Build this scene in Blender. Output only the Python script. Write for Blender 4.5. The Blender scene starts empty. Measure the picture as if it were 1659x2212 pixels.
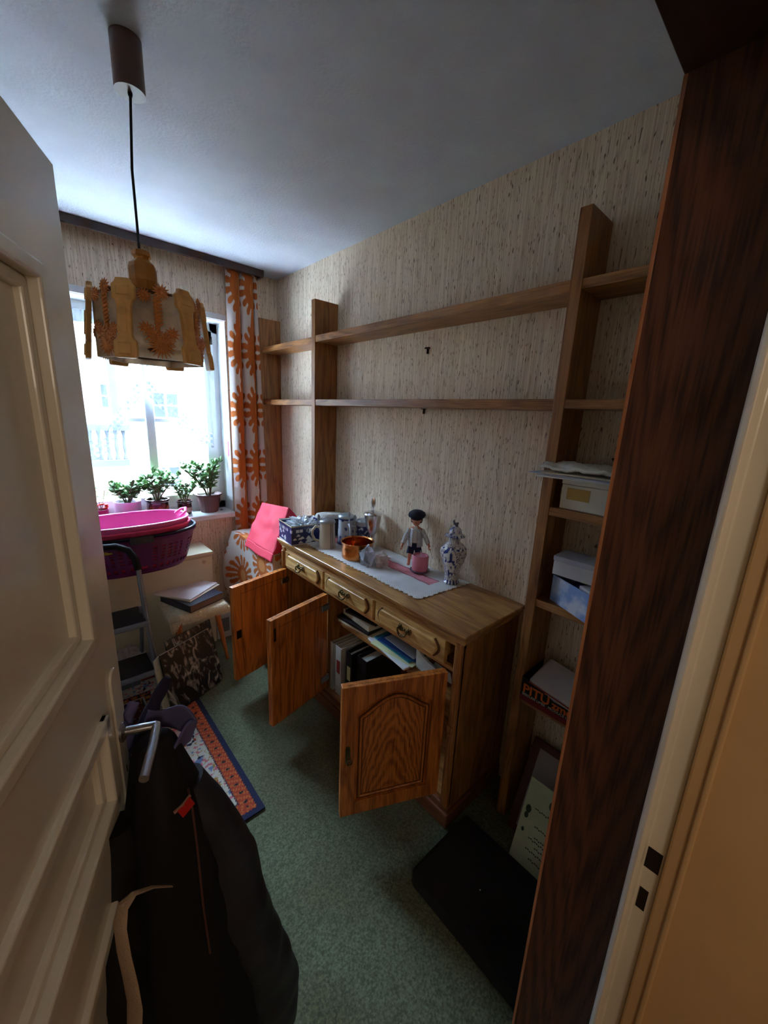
import bpy, math, random
from mathutils import Vector, Matrix
from mathutils import noise as mnoise
random.seed(7)
PI=math.pi
sc=bpy.context.scene
COL=sc.collection
# ---------------------------------------------------------------- camera, sky, sun, exposure
FPX=850.0; CX,CY=829.5,1106.0; EYE=Vector((0,0,1.67))
def camaxes():
    y=Vector((39-CX,-(857-CY),-FPX)).normalized(); z=-Vector((672-CX,-(4600-CY),-FPX)).normalized()
    y=(y-z*y.dot(z)).normalized(); x=y.cross(z); return Matrix((x,y,z))
M3=camaxes()
cam=bpy.data.cameras.new('camera'); camo=bpy.data.objects.new('camera',cam); COL.objects.link(camo)
cam.sensor_fit='HORIZONTAL'; cam.sensor_width=36; cam.lens=FPX/1659*36; cam.clip_start=.02; cam.clip_end=200
camo.matrix_world=Matrix.Translation(EYE)@M3.to_4x4(); sc.camera=camo
W=bpy.data.worlds.new('sky'); sc.world=W; W.use_nodes=True
_N=W.node_tree.nodes; _L=W.node_tree.links
_tc=_N.new('ShaderNodeTexCoord'); _sx=_N.new('ShaderNodeSeparateXYZ'); _L.new(_tc.outputs['Generated'],_sx.inputs[0])
_rp=_N.new('ShaderNodeValToRGB'); _L.new(_sx.outputs[2],_rp.inputs[0]); _e=_rp.color_ramp.elements
SKY_HIGH=24.0
_e[0].position=.22; _e[0].color=(.035,.045,.055,1); _e[1].position=.62; _e[1].color=(.52,.74,1,1)
_L.new(_rp.outputs[0],_N['Background'].inputs[0]); _N['Background'].inputs[1].default_value=SKY_HIGH
sun=bpy.data.lights.new('sun','SUN'); sun.energy=9; sun.angle=.01; sun.color=(1,.93,.82)
so=bpy.data.objects.new('sun',sun); COL.objects.link(so)
so.rotation_euler=Vector((-.15,.30,-.95)).to_track_quat('-Z','Y').to_euler()
pl=bpy.data.lights.new('window_portal','AREA'); pl.shape='RECTANGLE'; pl.size=.98; pl.size_y=1.36
pl.cycles.is_portal=True
po=bpy.data.objects.new('window_portal',pl); COL.objects.link(po); po.location=(.64,3.2,1.6); po.rotation_euler=(-PI/2,0,0)
hl=bpy.data.lights.new('hall_lamp','POINT'); hl.energy=2.3; hl.color=(1,.84,.66); hl.shadow_soft_size=.18
ho=bpy.data.objects.new('hall_lamp',hl); COL.objects.link(ho); ho.location=(-.3,-.85,1.9)
sc.view_settings.view_transform='Standard'; sc.view_settings.look='None'; sc.view_settings.gamma=1
sc.view_settings.use_curve_mapping=False; sc.view_settings.exposure=2.1
def U(px,py,X=None,Y=None,Z=None):
    r=M3@Vector((px-CX,-(py-CY),-FPX))
    t=X/r.x if X is not None else (Y/r.y if Y is not None else (Z-EYE.z)/r.z)
    return EYE+r*t
# ---------------------------------------------------------------- materials
def lin(c):
    return tuple((v/12.92 if v<=.04045 else ((v+.055)/1.055)**2.4) for v in (x/255 for x in c))+(1,)
MATS={}
def newmat(n):
    m=bpy.data.materials.new(n); m.use_nodes=True; t=m.node_tree; b=t.nodes['Principled BSDF']; return m,t,b
def mat(name,c,rough=.6,metal=0,var=.12,scale=8,bump=0,bscale=60,alpha=1,trans=0,coat=0,sheen=0,ior=1.45,stretch=(1,1,1)):
    if name in MATS: return MATS[name]
    m,t,b=newmat(name); N=t.nodes; L=t.links
    tc=N.new('ShaderNodeTexCoord'); mp=N.new('ShaderNodeMapping'); L.new(tc.outputs['Object'],mp.inputs[0]); mp.inputs['Scale'].default_value=stretch
    no=N.new('ShaderNodeTexNoise'); no.inputs['Scale'].default_value=scale; no.inputs['Detail'].default_value=5; L.new(mp.outputs[0],no.inputs[0])
    r=N.new('ShaderNodeValToRGB'); L.new(no.outputs[0],r.inputs[0]); k=lin(c)
    r.color_ramp.elements[0].position=.3; r.color_ramp.elements[1].position=.7
    r.color_ramp.elements[0].color=tuple(v*(1-var) for v in k[:3])+(1,); r.color_ramp.elements[1].color=tuple(min(1,v*(1+var)) for v in k[:3])+(1,)
    L.new(r.outputs[0],b.inputs['Base Color']); b.inputs['Roughness'].default_value=rough; b.inputs['Metallic'].default_value=metal
    b.inputs['Alpha'].default_value=alpha; b.inputs['Transmission Weight'].default_value=trans; b.inputs['Coat Weight'].default_value=coat
    b.inputs['Sheen Weight'].default_value=sheen; b.inputs['IOR'].default_value=ior
    if bump:
        n2=N.new('ShaderNodeTexNoise'); n2.inputs['Scale'].default_value=bscale; n2.inputs['Detail'].default_value=4; L.new(mp.outputs[0],n2.inputs[0])
        bp=N.new('ShaderNodeBump'); bp.inputs['Strength'].default_value=bump; bp.inputs['Distance'].default_value=.01
        L.new(n2.outputs[0],bp.inputs['Height']); L.new(bp.outputs[0],b.inputs['Normal'])
    MATS[name]=m; return m
def wood(name,c1,c2,axis='z',rough=.42,scale=9,fig=True,coat=.15):
    if name in MATS: return MATS[name]
    m,t,b=newmat(name); N=t.nodes; L=t.links
    tc=N.new('ShaderNodeTexCoord'); mp=N.new('ShaderNodeMapping'); L.new(tc.outputs['Object'],mp.inputs[0])
    s={'x':(.12,1,1),'y':(1,.12,1),'z':(1,1,.12)}[axis]; mp.inputs['Scale'].default_value=s
    n1=N.new('ShaderNodeTexNoise'); n1.inputs['Scale'].default_value=scale; n1.inputs['Detail'].default_value=3; n1.inputs['Distortion'].default_value=.6; L.new(mp.outputs[0],n1.inputs[0])
    mu=N.new('ShaderNodeMath'); mu.operation='MULTIPLY'; mu.inputs[1].default_value=7 if fig else 2; L.new(n1.outputs[0],mu.inputs[0])
    fr=N.new('ShaderNodeMath'); fr.operation='PINGPONG'; fr.inputs[1].default_value=.5; L.new(mu.outputs[0],fr.inputs[0])
    mp2=N.new('ShaderNodeMapping'); L.new(tc.outputs['Object'],mp2.inputs[0]); mp2.inputs['Scale'].default_value=tuple(v if v==1 else .03 for v in s)
    n2=N.new('ShaderNodeTexNoise'); n2.inputs['Scale'].default_value=260; n2.inputs['Detail'].default_value=2; L.new(mp2.outputs[0],n2.inputs[0])
    ad=N.new('ShaderNodeMath'); ad.operation='MULTIPLY_ADD'; L.new(fr.outputs[0],ad.inputs[0]); ad.inputs[1].default_value=.9 if fig else .5; L.new(n2.outputs[0],ad.inputs[2])
    r=N.new('ShaderNodeValToRGB'); L.new(ad.outputs[0],r.inputs[0]); r.color_ramp.elements[0].position=.42; r.color_ramp.elements[1].position=.95
    r.color_ramp.elements[0].color=lin(c1); r.color_ramp.elements[1].color=lin(c2)
    L.new(r.outputs[0],b.inputs['Base Color']); b.inputs['Roughness'].default_value=rough; b.inputs['Coat Weight'].default_value=coat; b.inputs['Coat Roughness'].default_value=.3
    bp=N.new('ShaderNodeBump'); bp.inputs['Strength'].default_value=.12; bp.inputs['Distance'].default_value=.002; L.new(n2.outputs[0],bp.inputs['Height']); L.new(bp.outputs[0],b.inputs['Normal'])
    MATS[name]=m; return m
def catwood(name,c1,c2,ax=0,freq=7,k=26,rough=.4,coat=.15):
    if name in MATS: return MATS[name]
    m,t,b=newmat(name); N=t.nodes; L=t.links
    def mt(op,a,b_=None,c=None):
        n=N.new('ShaderNodeMath'); n.operation=op
        for i,v in enumerate((a,b_,c)):
            if v is None: continue
            if hasattr(v,'links'): L.new(v,n.inputs[i])
            else: n.inputs[i].default_value=v
        return n.outputs[0]
    tc=N.new('ShaderNodeTexCoord'); sx=N.new('ShaderNodeSeparateXYZ'); L.new(tc.outputs['Generated'],sx.inputs[0])
    n0=N.new('ShaderNodeTexNoise'); n0.inputs['Scale'].default_value=3.2; n0.inputs['Detail'].default_value=3; L.new(tc.outputs['Generated'],n0.inputs[0])
    d=mt('SUBTRACT',sx.outputs[ax],.47); q=mt('MULTIPLY',mt('MULTIPLY',d,d),k); tt=mt('MULTIPLY_ADD',sx.outputs[2],freq,q); tt=mt('MULTIPLY_ADD',n0.outputs[0],3.2,tt)
    fr=mt('PINGPONG',tt,.5); mp=N.new('ShaderNodeMapping'); L.new(tc.outputs['Object'],mp.inputs[0]); mp.inputs['Scale'].default_value=(1,1,.03)
    n2=N.new('ShaderNodeTexNoise'); n2.inputs['Scale'].default_value=260; n2.inputs['Detail'].default_value=2; L.new(mp.outputs[0],n2.inputs[0])
    v=mt('MULTIPLY_ADD',fr,.8,n2.outputs[0]); r=N.new('ShaderNodeValToRGB'); L.new(v,r.inputs[0]); e=r.color_ramp.elements
    e[0].position=.45; e[0].color=lin(c1); e[1].position=.88; e[1].color=lin(c2); L.new(r.outputs[0],b.inputs['Base Color']); b.inputs['Roughness'].default_value=rough; b.inputs['Coat Weight'].default_value=coat; b.inputs['Coat Roughness'].default_value=.3
    MATS[name]=m; return m
def wallpaper():
    m,t,b=newmat('streaked wallpaper'); N=t.nodes; L=t.links
    tc=N.new('ShaderNodeTexCoord')
    def st(sx,sz,det=2,rough=.5):
        mp=N.new('ShaderNodeMapping'); L.new(tc.outputs['Object'],mp.inputs[0]); mp.inputs['Scale'].default_value=(sx,sx,sz)
        n=N.new('ShaderNodeTexNoise'); n.inputs['Scale'].default_value=1; n.inputs['Detail'].default_value=det; n.inputs['Roughness'].default_value=rough; L.new(mp.outputs[0],n.inputs[0]); return n
    def ramp(n,stops):
        r=N.new('ShaderNodeValToRGB'); L.new(n.outputs[0],r.inputs[0]); e=r.color_ramp.elements
        for i,(p,c) in enumerate(stops):
            x=e[i] if i<2 else e.new(p); x.position=p; x.color=c
        return r
    base=ramp(st(260,5,1),[(.35,lin((210,188,160))),(.65,lin((240,222,198)))])
    soft=ramp(st(70,14,2),[(.60,(1,1,1,1)),(.72,(.55,.46,.38,1))])
    dark=ramp(st(210,36,1),[(.655,(1,1,1,1)),(.70,(.22,.14,.10,1))])
    def mul(a,c,f=1):
        x=N.new('ShaderNodeMixRGB'); x.blend_type='MULTIPLY'; x.inputs[0].default_value=f; L.new(a.outputs[0],x.inputs[1]); L.new(c.outputs[0],x.inputs[2]); return x
    o=mul(mul(base,soft,.6),dark,.9); L.new(o.outputs[0],b.inputs['Base Color']); b.inputs['Roughness'].default_value=.85
    bp=N.new('ShaderNodeBump'); bp.inputs['Strength'].default_value=.25; bp.inputs['Distance'].default_value=.002; L.new(base.outputs[0],bp.inputs['Height']); L.new(bp.outputs[0],b.inputs['Normal'])
    return m
def carpet():
    m,t,b=newmat('green felt carpet'); N=t.nodes; L=t.links
    tc=N.new('ShaderNodeTexCoord')
    def n(s,d): x=N.new('ShaderNodeTexNoise'); x.inputs['Scale'].default_value=s; x.inputs['Detail'].default_value=d; L.new(tc.outputs['Object'],x.inputs[0]); return x
    def rp(x,p0,c0,p1,c1):
        r=N.new('ShaderNodeValToRGB'); L.new(x.outputs[0],r.inputs[0]); e=r.color_ramp.elements; e[0].position=p0;e[0].color=c0;e[1].position=p1;e[1].color=c1; return r
    a=rp(n(150,5),.35,lin((68,74,50)),.68,lin((112,118,88)))
    c=rp(n(4,4),.42,(1,1,1,1),.72,(.82,.66,.5,1))
    e=rp(n(160,2),.62,(1,1,1,1),.72,(.55,.5,.45,1))
    mp=N.new('ShaderNodeMapping'); mp.inputs['Scale'].default_value=(6,60,6); mp.inputs['Rotation'].default_value=(0,0,.35); L.new(tc.outputs['Object'],mp.inputs[0])
    w=N.new('ShaderNodeTexNoise'); w.inputs['Scale'].default_value=1; L.new(mp.outputs[0],w.inputs[0]); f=rp(w,.3,(.9,.9,.9,1),.7,(1,1,1,1))
    o=a
    for k in (c,e,f):
        x=N.new('ShaderNodeMixRGB'); x.blend_type='MULTIPLY'; x.inputs[0].default_value=.8; L.new(o.outputs[0],x.inputs[1]); L.new(k.outputs[0],x.inputs[2]); o=x
    L.new(o.outputs[0],b.inputs['Base Color']); b.inputs['Roughness'].default_value=.95; b.inputs['Sheen Weight'].default_value=.2
    bp=N.new('ShaderNodeBump'); bp.inputs['Strength'].default_value=.5; bp.inputs['Distance'].default_value=.004; L.new(n(220,3).outputs[0],bp.inputs['Height']); L.new(bp.outputs[0],b.inputs['Normal'])
    return m
def painted(name,rough=.85,alpha=False,sheen=0,coat=0,bump=0,bscale=300,transl=0):
    if name in MATS: return MATS[name]
    m,t,b=newmat(name); N=t.nodes; L=t.links
    a=N.new('ShaderNodeVertexColor'); a.layer_name='Col'
    no=N.new('ShaderNodeTexNoise'); no.inputs['Scale'].default_value=bscale; r=N.new('ShaderNodeValToRGB'); L.new(no.outputs[0],r.inputs[0])
    r.color_ramp.elements[0].color=(.86,.86,.86,1); r.color_ramp.elements[0].position=.35; r.color_ramp.elements[1].position=.65
    x=N.new('ShaderNodeMixRGB'); x.blend_type='MULTIPLY'; x.inputs[0].default_value=1; L.new(a.outputs[0],x.inputs[1]); L.new(r.outputs[0],x.inputs[2])
    L.new(x.outputs[0],b.inputs['Base Color']); b.inputs['Roughness'].default_value=rough; b.inputs['Sheen Weight'].default_value=sheen; b.inputs['Coat Weight'].default_value=coat
    if alpha: L.new(a.outputs['Alpha'],b.inputs['Alpha'])
    if bump:
        bp=N.new('ShaderNodeBump'); bp.inputs['Strength'].default_value=bump; bp.inputs['Distance'].default_value=.004; L.new(no.outputs[0],bp.inputs['Height']); L.new(bp.outputs[0],b.inputs['Normal'])
    if transl:
        tr=N.new('ShaderNodeBsdfTranslucent'); L.new(x.outputs[0],tr.inputs[0]); mx=N.new('ShaderNodeMixShader'); mx.inputs[0].default_value=transl
        L.new(b.outputs[0],mx.inputs[1]); L.new(tr.outputs[0],mx.inputs[2])
        if alpha:
            tp=N.new('ShaderNodeBsdfTransparent'); m2=N.new('ShaderNodeMixShader'); L.new(a.outputs['Alpha'],m2.inputs[0]); L.new(tp.outputs[0],m2.inputs[1]); L.new(mx.outputs[0],m2.inputs[2]); mx=m2
            b.inputs['Alpha'].default_value=1
            for l in list(t.links):
                if l.to_socket==b.inputs['Alpha']: t.links.remove(l)
        L.new(mx.outputs[0],N['Material Output'].inputs[0])
    MATS[name]=m; return m
def sheer(name,c,a):
    m,t,b=newmat(name); N=t.nodes; L=t.links
    b.inputs['Base Color'].default_value=lin(c); b.inputs['Roughness'].default_value=.15
    tp=N.new('ShaderNodeBsdfTransparent'); mx=N.new('ShaderNodeMixShader'); mx.inputs[0].default_value=a
    L.new(tp.outputs[0],mx.inputs[1]); L.new(b.outputs[0],mx.inputs[2]); L.new(mx.outputs[0],N['Material Output'].inputs[0]); MATS[name]=m; return m
# ---------------------------------------------------------------- mesh helpers
class MB:
    def __init__(s): s.v=[]; s.f=[]; s.c=[]
    def add(s,vs,fs,cs=None):
        o=len(s.v); s.v+=[Vector(v) for v in vs]; s.f+=[tuple(i+o for i in f) for f in fs]
        if cs: s.c+=list(cs)
        return s
    def box(s,x0,x1,y0,y1,z0,z1):
        return s.add([(x,y,z) for x in(x0,x1) for y in(y0,y1) for z in(z0,z1)],[(0,1,3,2),(4,6,7,5),(0,4,5,1),(2,3,7,6),(0,2,6,4),(1,5,7,3)])
    def hexa(s,b,t):
        n=len(b); return s.add(list(b)+list(t),[tuple(range(n))[::-1],tuple(range(n,2*n))]+[(i,(i+1)%n,n+(i+1)%n,n+i) for i in range(n)])
    def prism(s,poly,axis,a,b):
        def P(p,t): return {'x':(t,p[0],p[1]),'y':(p[0],t,p[1]),'z':(p[0],p[1],t)}[axis]
        return s.hexa([P(p,a) for p in poly],[P(p,b) for p in poly])
    def lathe(s,prof,c=(0,0,0),n=28,close=False,sx=1,sy=1,wob=None,col=None):
        o=[]; cs=[]
        for r,z in prof:
            for i in range(n):
                a=2*PI*i/n; k=wob(a,z) if wob else 1
                o.append((c[0]+r*k*sx*math.cos(a),c[1]+r*k*sy*math.sin(a),c[2]+z))
                if col: cs.append(col(a,z,r))
        f=[(j*n+i,j*n+(i+1)%n,(j+1)*n+(i+1)%n,(j+1)*n+i) for j in range(len(prof)-1) for i in range(n)]
        if prof[0][0]>1e-5: f.append(tuple(range(n))[::-1]) if not close else None
        if prof[-1][0]>1e-5 and not close: f.append(tuple((len(prof)-1)*n+i for i in range(n)))
        return s.add(o,[x for x in f if x],cs)
    def tube(s,pts,r,n=8,flat=None,closed=False):
        pts=[Vector(p) for p in pts]; m=len(pts); R=r if isinstance(r,(list,tuple)) else [r]*m
        up=Vector((0,0,1)); o=[]
        T=[(pts[min(i+1,m-1)]-pts[max(i-1,0)]).normalized() for i in range(m)]
        if abs(T[0].z)>.9: up=Vector((1,0,0))
        b=T[0].cross(up).normalized()
        for i in range(m):
            b=(b-T[i]*b.dot(T[i])).normalized(); c=T[i].cross(b)
            for k in range(n):
                a=2*PI*k/n; o.append(pts[i]+b*math.cos(a)*R[i]+c*math.sin(a)*R[i]*(flat or 1))
        f=[(j*n+i,j*n+(i+1)%n,(j+1)*n+(i+1)%n,(j+1)*n+i) for j in range(m-1) for i in range(n)]
        f+=[tuple(range(n))[::-1],tuple((m-1)*n+i for i in range(n))]
        return s.add(o,f)
    def ball(s,c,r,n=12,m=8,sx=1,sy=1,sz=1):
        return s.lathe([(r*math.sin(PI*j/m)if 0<j<m else 1e-6,-r*sz*math.cos(PI*j/m)) for j in range(m+1)],c,n,sx=sx,sy=sy)
    def grid(s,nu,nv,fn,col=None,thick=0):
        o=[fn(i/(nu-1),j/(nv-1)) for j in range(nv) for i in range(nu)]
        cs=[col(i/(nu-1),j/(nv-1)) for j in range(nv) for i in range(nu)] if col else None
        return s.add(o,[(j*nu+i,j*nu+i+1,(j+1)*nu+i+1,(j+1)*nu+i) for j in range(nv-1) for i in range(nu-1)],cs)
    def loft(s,rings,n=24,wob=None):
        o=[]
        for j,(c,rx,ry,ang) in enumerate(rings):
            for i in range(n):
                a=2*PI*i/n; k=1+(wob(a,j) if wob else 0); x=rx*math.cos(a)*k; y=ry*math.sin(a)*k
                o.append((c[0]+x*math.cos(ang)-y*math.sin(ang),c[1]+x*math.sin(ang)+y*math.cos(ang),c[2]))
        m=len(rings); f=[(j*n+i,j*n+(i+1)%n,(j+1)*n+(i+1)%n,(j+1)*n+i) for j in range(m-1) for i in range(n)]+[tuple(range(n))[::-1],tuple((m-1)*n+i for i in range(n))]
        return s.add(o,f)
    def xf(s,mtx):
        s.v=[mtx@v for v in s.v]; return s
CNT={}
def link(name,mb,m,parent=None,smooth=False,bevel=0,seg=2,world=False,thick=0,sub=0,loc=None):
    vs=mb.v
    org=Vector((0,0,0))
    if parent is not None and world: inv=parent_mat(parent).inverted(); vs=[inv@v for v in vs]
    if parent is None:
        org=Vector(loc) if loc is not None else Vector((sum(v.x for v in vs)/len(vs),sum(v.y for v in vs)/len(vs),min(v.z for v in vs)))
        vs=[v-org for v in vs]
    me=bpy.data.meshes.new(name); me.from_pydata([tuple(v) for v in vs],[],mb.f); me.validate(); me.update()
    if smooth:
        for p in me.polygons: p.use_smooth=True
        try: me.set_sharp_from_angle(angle=math.radians(42))
        except Exception: pass
    if mb.c and len(mb.c)==len(mb.v):
        ca=me.color_attributes.new('Col','FLOAT_COLOR','POINT')
        for i,c in enumerate(mb.c): ca.data[i].color=c if len(c)==4 else (*c,1)
    ms=m if isinstance(m,(list,tuple)) else [m]
    for x in ms: me.materials.append(x)
    o=bpy.data.objects.new(name,me); COL.objects.link(o); o.location=org
    if parent is not None: o.parent=parent
    if sub: md=o.modifiers.new('sub','SUBSURF'); md.levels=sub; md.render_levels=sub
    if thick: md=o.modifiers.new('thick','SOLIDIFY'); md.thickness=thick; md.offset=0
    if bevel: md=o.modifiers.new('bevel','BEVEL'); md.width=bevel; md.segments=seg; md.limit_method='ANGLE'; md.harden_normals=False
    return o
def parent_mat(o):
    m=Matrix.LocRotScale(o.location,o.rotation_euler,o.scale)
    return parent_mat(o.parent)@m if o.parent else m
def tag(o,label,cat,group=None,kind=None):
    o['label']=label; o['category']=cat
    if group: o['group']=group
    if kind: o['kind']=kind
    return o
def thing(name,label,cat,loc=(0,0,0),rz=0,group=None,rot=None):
    o=bpy.data.objects.new(name,None); COL.objects.link(o); o.location=loc; o.rotation_euler=rot or (0,0,rz); o.empty_display_size=.05
    return tag(o,label,cat,group)
def struct(name,mb,m,parent=None,label=None,cat=None,**k):
    o=link(name,mb,m,parent,**k)
    if parent is None:
        o['kind']='structure'; o['label']=label or name; o['category']=cat or name.split('_')[0]
    return o
def arc(cx,cy,r,a0,a1,n=12): return [(cx+r*math.cos(a0+(a1-a0)*i/n),cy+r*math.sin(a0+(a1-a0)*i/n)) for i in range(n+1)]
def text(name,body,size,m,parent,mtx,ext=.0006,world=True,bold=0,sx=1):
    cu=bpy.data.curves.new(name,'FONT'); cu.body=body; cu.size=size; cu.extrude=ext; cu.offset=bold
    o=bpy.data.objects.new(name+'_tmp',cu); COL.objects.link(o)
    dg=bpy.context.evaluated_depsgraph_get(); me=bpy.data.meshes.new_from_object(o.evaluated_get(dg)); bpy.data.objects.remove(o)
    inv=parent_mat(parent).inverted() if parent else Matrix()
    me.transform((inv if world else Matrix())@mtx@Matrix.Diagonal((sx,1,1,1))); me.materials.clear(); me.materials.append(m); me.name=name
    o=bpy.data.objects.new(name,me); COL.objects.link(o); o.parent=parent; return o
def frame_mtx(o,x,y):
    x=Vector(x).normalized(); z=x.cross(Vector(y)).normalized(); y=z.cross(x)
    return Matrix(((x.x,y.x,z.x,o[0]),(x.y,y.y,z.y,o[1]),(x.z,y.z,z.z,o[2]),(0,0,0,1)))
# palette
WP=wallpaper(); CARPET=carpet()
WHITE=mat('white gloss paint',(228,222,206),.28,var=.03,coat=.3,bump=.05,bscale=25)
FRAMEW=mat('window frame paint',(226,228,228),.35,var=.03)
CEIL=mat('ceiling plaster',(210,216,226),.95,var=.05,scale=5,bump=.25,bscale=90)
HALL=mat('hall beige paint',(206,172,124),.7,var=.04)
OAKZ=wood('oak upright',(118,70,32),(172,114,58),'z'); OAKY=wood('oak lengthwise',(124,76,36),(180,124,66),'y'); OAKX=wood('oak crosswise',(118,70,32),(172,114,58),'x')
DOORW=wood('oak cabinet door',(136,70,22),(208,124,52),'z',.38); DARKW=wood('dark stained veneer',(62,28,14),(108,56,30),'z',.6,scale=5,coat=0)
WALNUT=mat('dark brown board',(62,36,24),.5,var=.2,scale=20,stretch=(.2,5,5))
BRASS=mat('aged brass',(120,104,72),.3,1,var=.25,scale=40)
STEEL=mat('brushed steel',(180,180,184),.28,1,var=.1); CHROME=mat('polished metal',(232,232,236),.22,1,var=.03)
BLACK=mat('black plastic',(20,20,22),.5); PAPER=mat('white paper',(226,226,226),.7,var=.03); CARD=mat('cream card',(214,204,180),.75,var=.04)
WX,YB,XL,ZC=1.51,2.92,-.85,2.597
# ---------------------------------------------------------------- room shell
struct('floor',MB().box(XL-.1,WX+.1,.05,YB+.1,-.05,0),CARPET,label='green mottled felt carpet floor')
struct('ceiling',MB().box(XL-.1,WX+.1,-.08,YB+.3,ZC,ZC+.12),CEIL,label='white plaster ceiling of the room')
struct('wall_right',MB().box(WX,WX+.15,-.08,YB+.3,-.05,ZC),WP,label='wallpapered wall behind the sideboard')
struct('wall_left',MB().box(XL-.15,XL,.05,YB+.3,-.05,ZC),WP,label='wallpapered wall behind the open door')
wx0,wx1,wz0,wz1=.165,1.12,.88,2.255
wb=MB().box(XL,wx0,YB,YB+.22,-.05,ZC).box(wx1,WX,YB,YB+.22,-.05,ZC).box(wx0,wx1,YB,YB+.22,-.05,wz0).box(wx0,wx1,YB,YB+.22,wz1,ZC)
struct('wall_window',wb,WP,label='wallpapered wall with the window')
# front wall with door opening
wf=MB().box(XL,-.27,-.06,.06,-.05,ZC).box(.70,WX,-.06,.06,-.05,ZC).box(-.27,.70,-.06,.06,2.06,ZC)
struct('wall_door',wf,WP,label='wall with the doorway',cat='wall')
fr=MB().prism([(.622,.066),(.625,.0725),(.632,.075),(.66,.076),(.705,.072),(.705,-.07),(.645,-.07),(.645,.034),(.64,.0365),(.64,.060),(.628,.061)],'z',0,2.08)
fr.box(-.27,-.235,-.07,.074,0,2.08).box(-.235,.66,-.07,.074,2.02,2.08)
struct('trim_1',fr,WHITE,label='white painted door frame around the doorway',cat='frame',bevel=.002)
spm=bpy.data.objects['trim_1']
link('latch_opening',MB().box(.6392,.6405,.039,.058,1.003,1.042),mat('dark strike hole',(22,14,12),.7),spm,world=True)
link('bolt_opening',MB().box(.6392,.6405,.044,.056,.921,.962),mat('dark strike hole',(22,14,12),.7),spm,world=True)
# hallway
hb=MB().box(-1.2,-1.1,-1.6,-.06,0,2.5).box(-1.2,1.2,-1.7,-1.6,0,2.5).box(1.0,1.1,-1.6,-.06,0,2.5)
struct('wall_hall',hb,HALL,label='beige hallway walls outside the room',cat='wall')
struct('wall_hall_near',MB().box(.705,1.1,-.1,-.0605,0,2.5).box(-1.2,-.27,-.1,-.0605,0,2.5),HALL,label='beige hallway side of the door wall',cat='wall')
struct('ceiling_hall',MB().box(-1.3,1.2,-1.8,-.06,2.5,2.6),CEIL,label='hallway ceiling',cat='ceiling')
struct('floor_hall',MB().box(-1.3,1.2,-1.8,.05,-.05,0),mat('hall floor brown',(110,86,62),.6),label='hallway floor',cat='floor')
lr=MB().box(.632,.6445,-.32,.0355,0,2.08); struct('trim_2',lr,HALL,label='beige lining board of the doorway on the hall side',cat='trim',bevel=.003)
struct('trim_3',MB().box(.627,.6325,.0105,.018,0,2.08),HALL,label='raised beige bead on the doorway lining',cat='trim',bevel=.004,seg=3)
# ---------------------------------------------------------------- window
wy=3.08
win=bpy.data.objects.new('window_1',None); COL.objects.link(win); win.location=(.64,wy,.9); win['kind']='structure'; win['label']='white four-pane window above the sill'; win['category']='window'
rv=MB().box(wx0-.0,wx0+.006,YB+.001,wy,wz0+.04,wz1).box(wx1-.006,wx1,YB+.001,wy,wz0+.04,wz1).box(wx0,wx1,YB+.001,wy,wz1-.006,wz1).box(wx0-.04,wx1,YB-.012,YB+.004,wz1-.002,wz1+.035)
link('reveal',rv,FRAMEW,win,world=True,bevel=.002)
of=MB().box(wx0,wx0+.06,wy,wy+.06,wz0,wz1).box(wx1-.06,wx1,wy,wy+.06,wz0,wz1).box(wx0,wx1,wy,wy+.06,wz1-.07,wz1).box(wx0,wx1,wy,wy+.06,wz0,wz0+.10)
link('outer_frame',of,FRAMEW,win,world=True,bevel=.006)
a,b,c,d=wx0+.045,wx1-.045,wz0+.085,wz1-.055
sf=MB().box(a,a+.075,wy-.02,wy+.035,c,d).box(b-.075,b,wy-.02,wy+.035,c,d).box(a,b,wy-.02,wy+.035,d-.075,d).box(a,b,wy-.02,wy+.035,c,c+.09)
link('sash',sf,FRAMEW,win,world=True,bevel=.006)
link('mullion',MB().box(.612,.668,wy-.022,wy+.03,c+.07,d-.07),FRAMEW,win,world=True,bevel=.006)
link('glazing_bar',MB().box(a+.06,b-.06,wy-.012,wy+.025,1.562,1.59),FRAMEW,win,world=True,bevel=.004)
gl=sheer('window glass',(235,245,255),.04)
for q,(x0,x1,z0,z1) in enumerate([(a+.075,.612,c+.09,1.562),(.668,b-.075,c+.09,1.562),(a+.075,.612,1.59,d-.075),(.668,b-.075,1.59,d-.075)]):
    link('pane',MB().box(x0,x1,wy+.004,wy+.008,z0,z1),gl,win,world=True)
link('hinge',MB().box(b-.02,b-.006,wy-.03,wy-.018,2.11,2.16),mat('dark hinge metal',(60,50,42),.4,.8),win,world=True)
link('sticker',MB().box(wx1-.0085,wx1-.006,2.95,2.965,1.33,1.44),mat('pink sticker',(240,90,190),.5),win,world=True)
struct('trim_sill',MB().box(wx0-.04,wx1+.0,YB-.035,wy+.01,wz0,wz0+.04),FRAMEW,label='white window sill below the panes carrying the plant pots',cat='sill',bevel=.008)
# curtain rail
rl=thing('curtain_rail','dark brown wooden curtain rail along the ceiling above the window','curtain rail',(.25,2.86,2.555))
link('board',MB().box(XL,1.352,2.80,2.822,2.555,2.597),WALNUT,rl,world=True,bevel=.002)
link('track',MB().box(XL,1.34,2.83,2.90,2.588,2.596),mat('track plastic',(60,40,30),.5),rl,world=True)
link('end_cap',MB().box(1.335,1.353,2.822,2.915,2.555,2.597),WALNUT,rl,world=True,bevel=.003)
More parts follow.
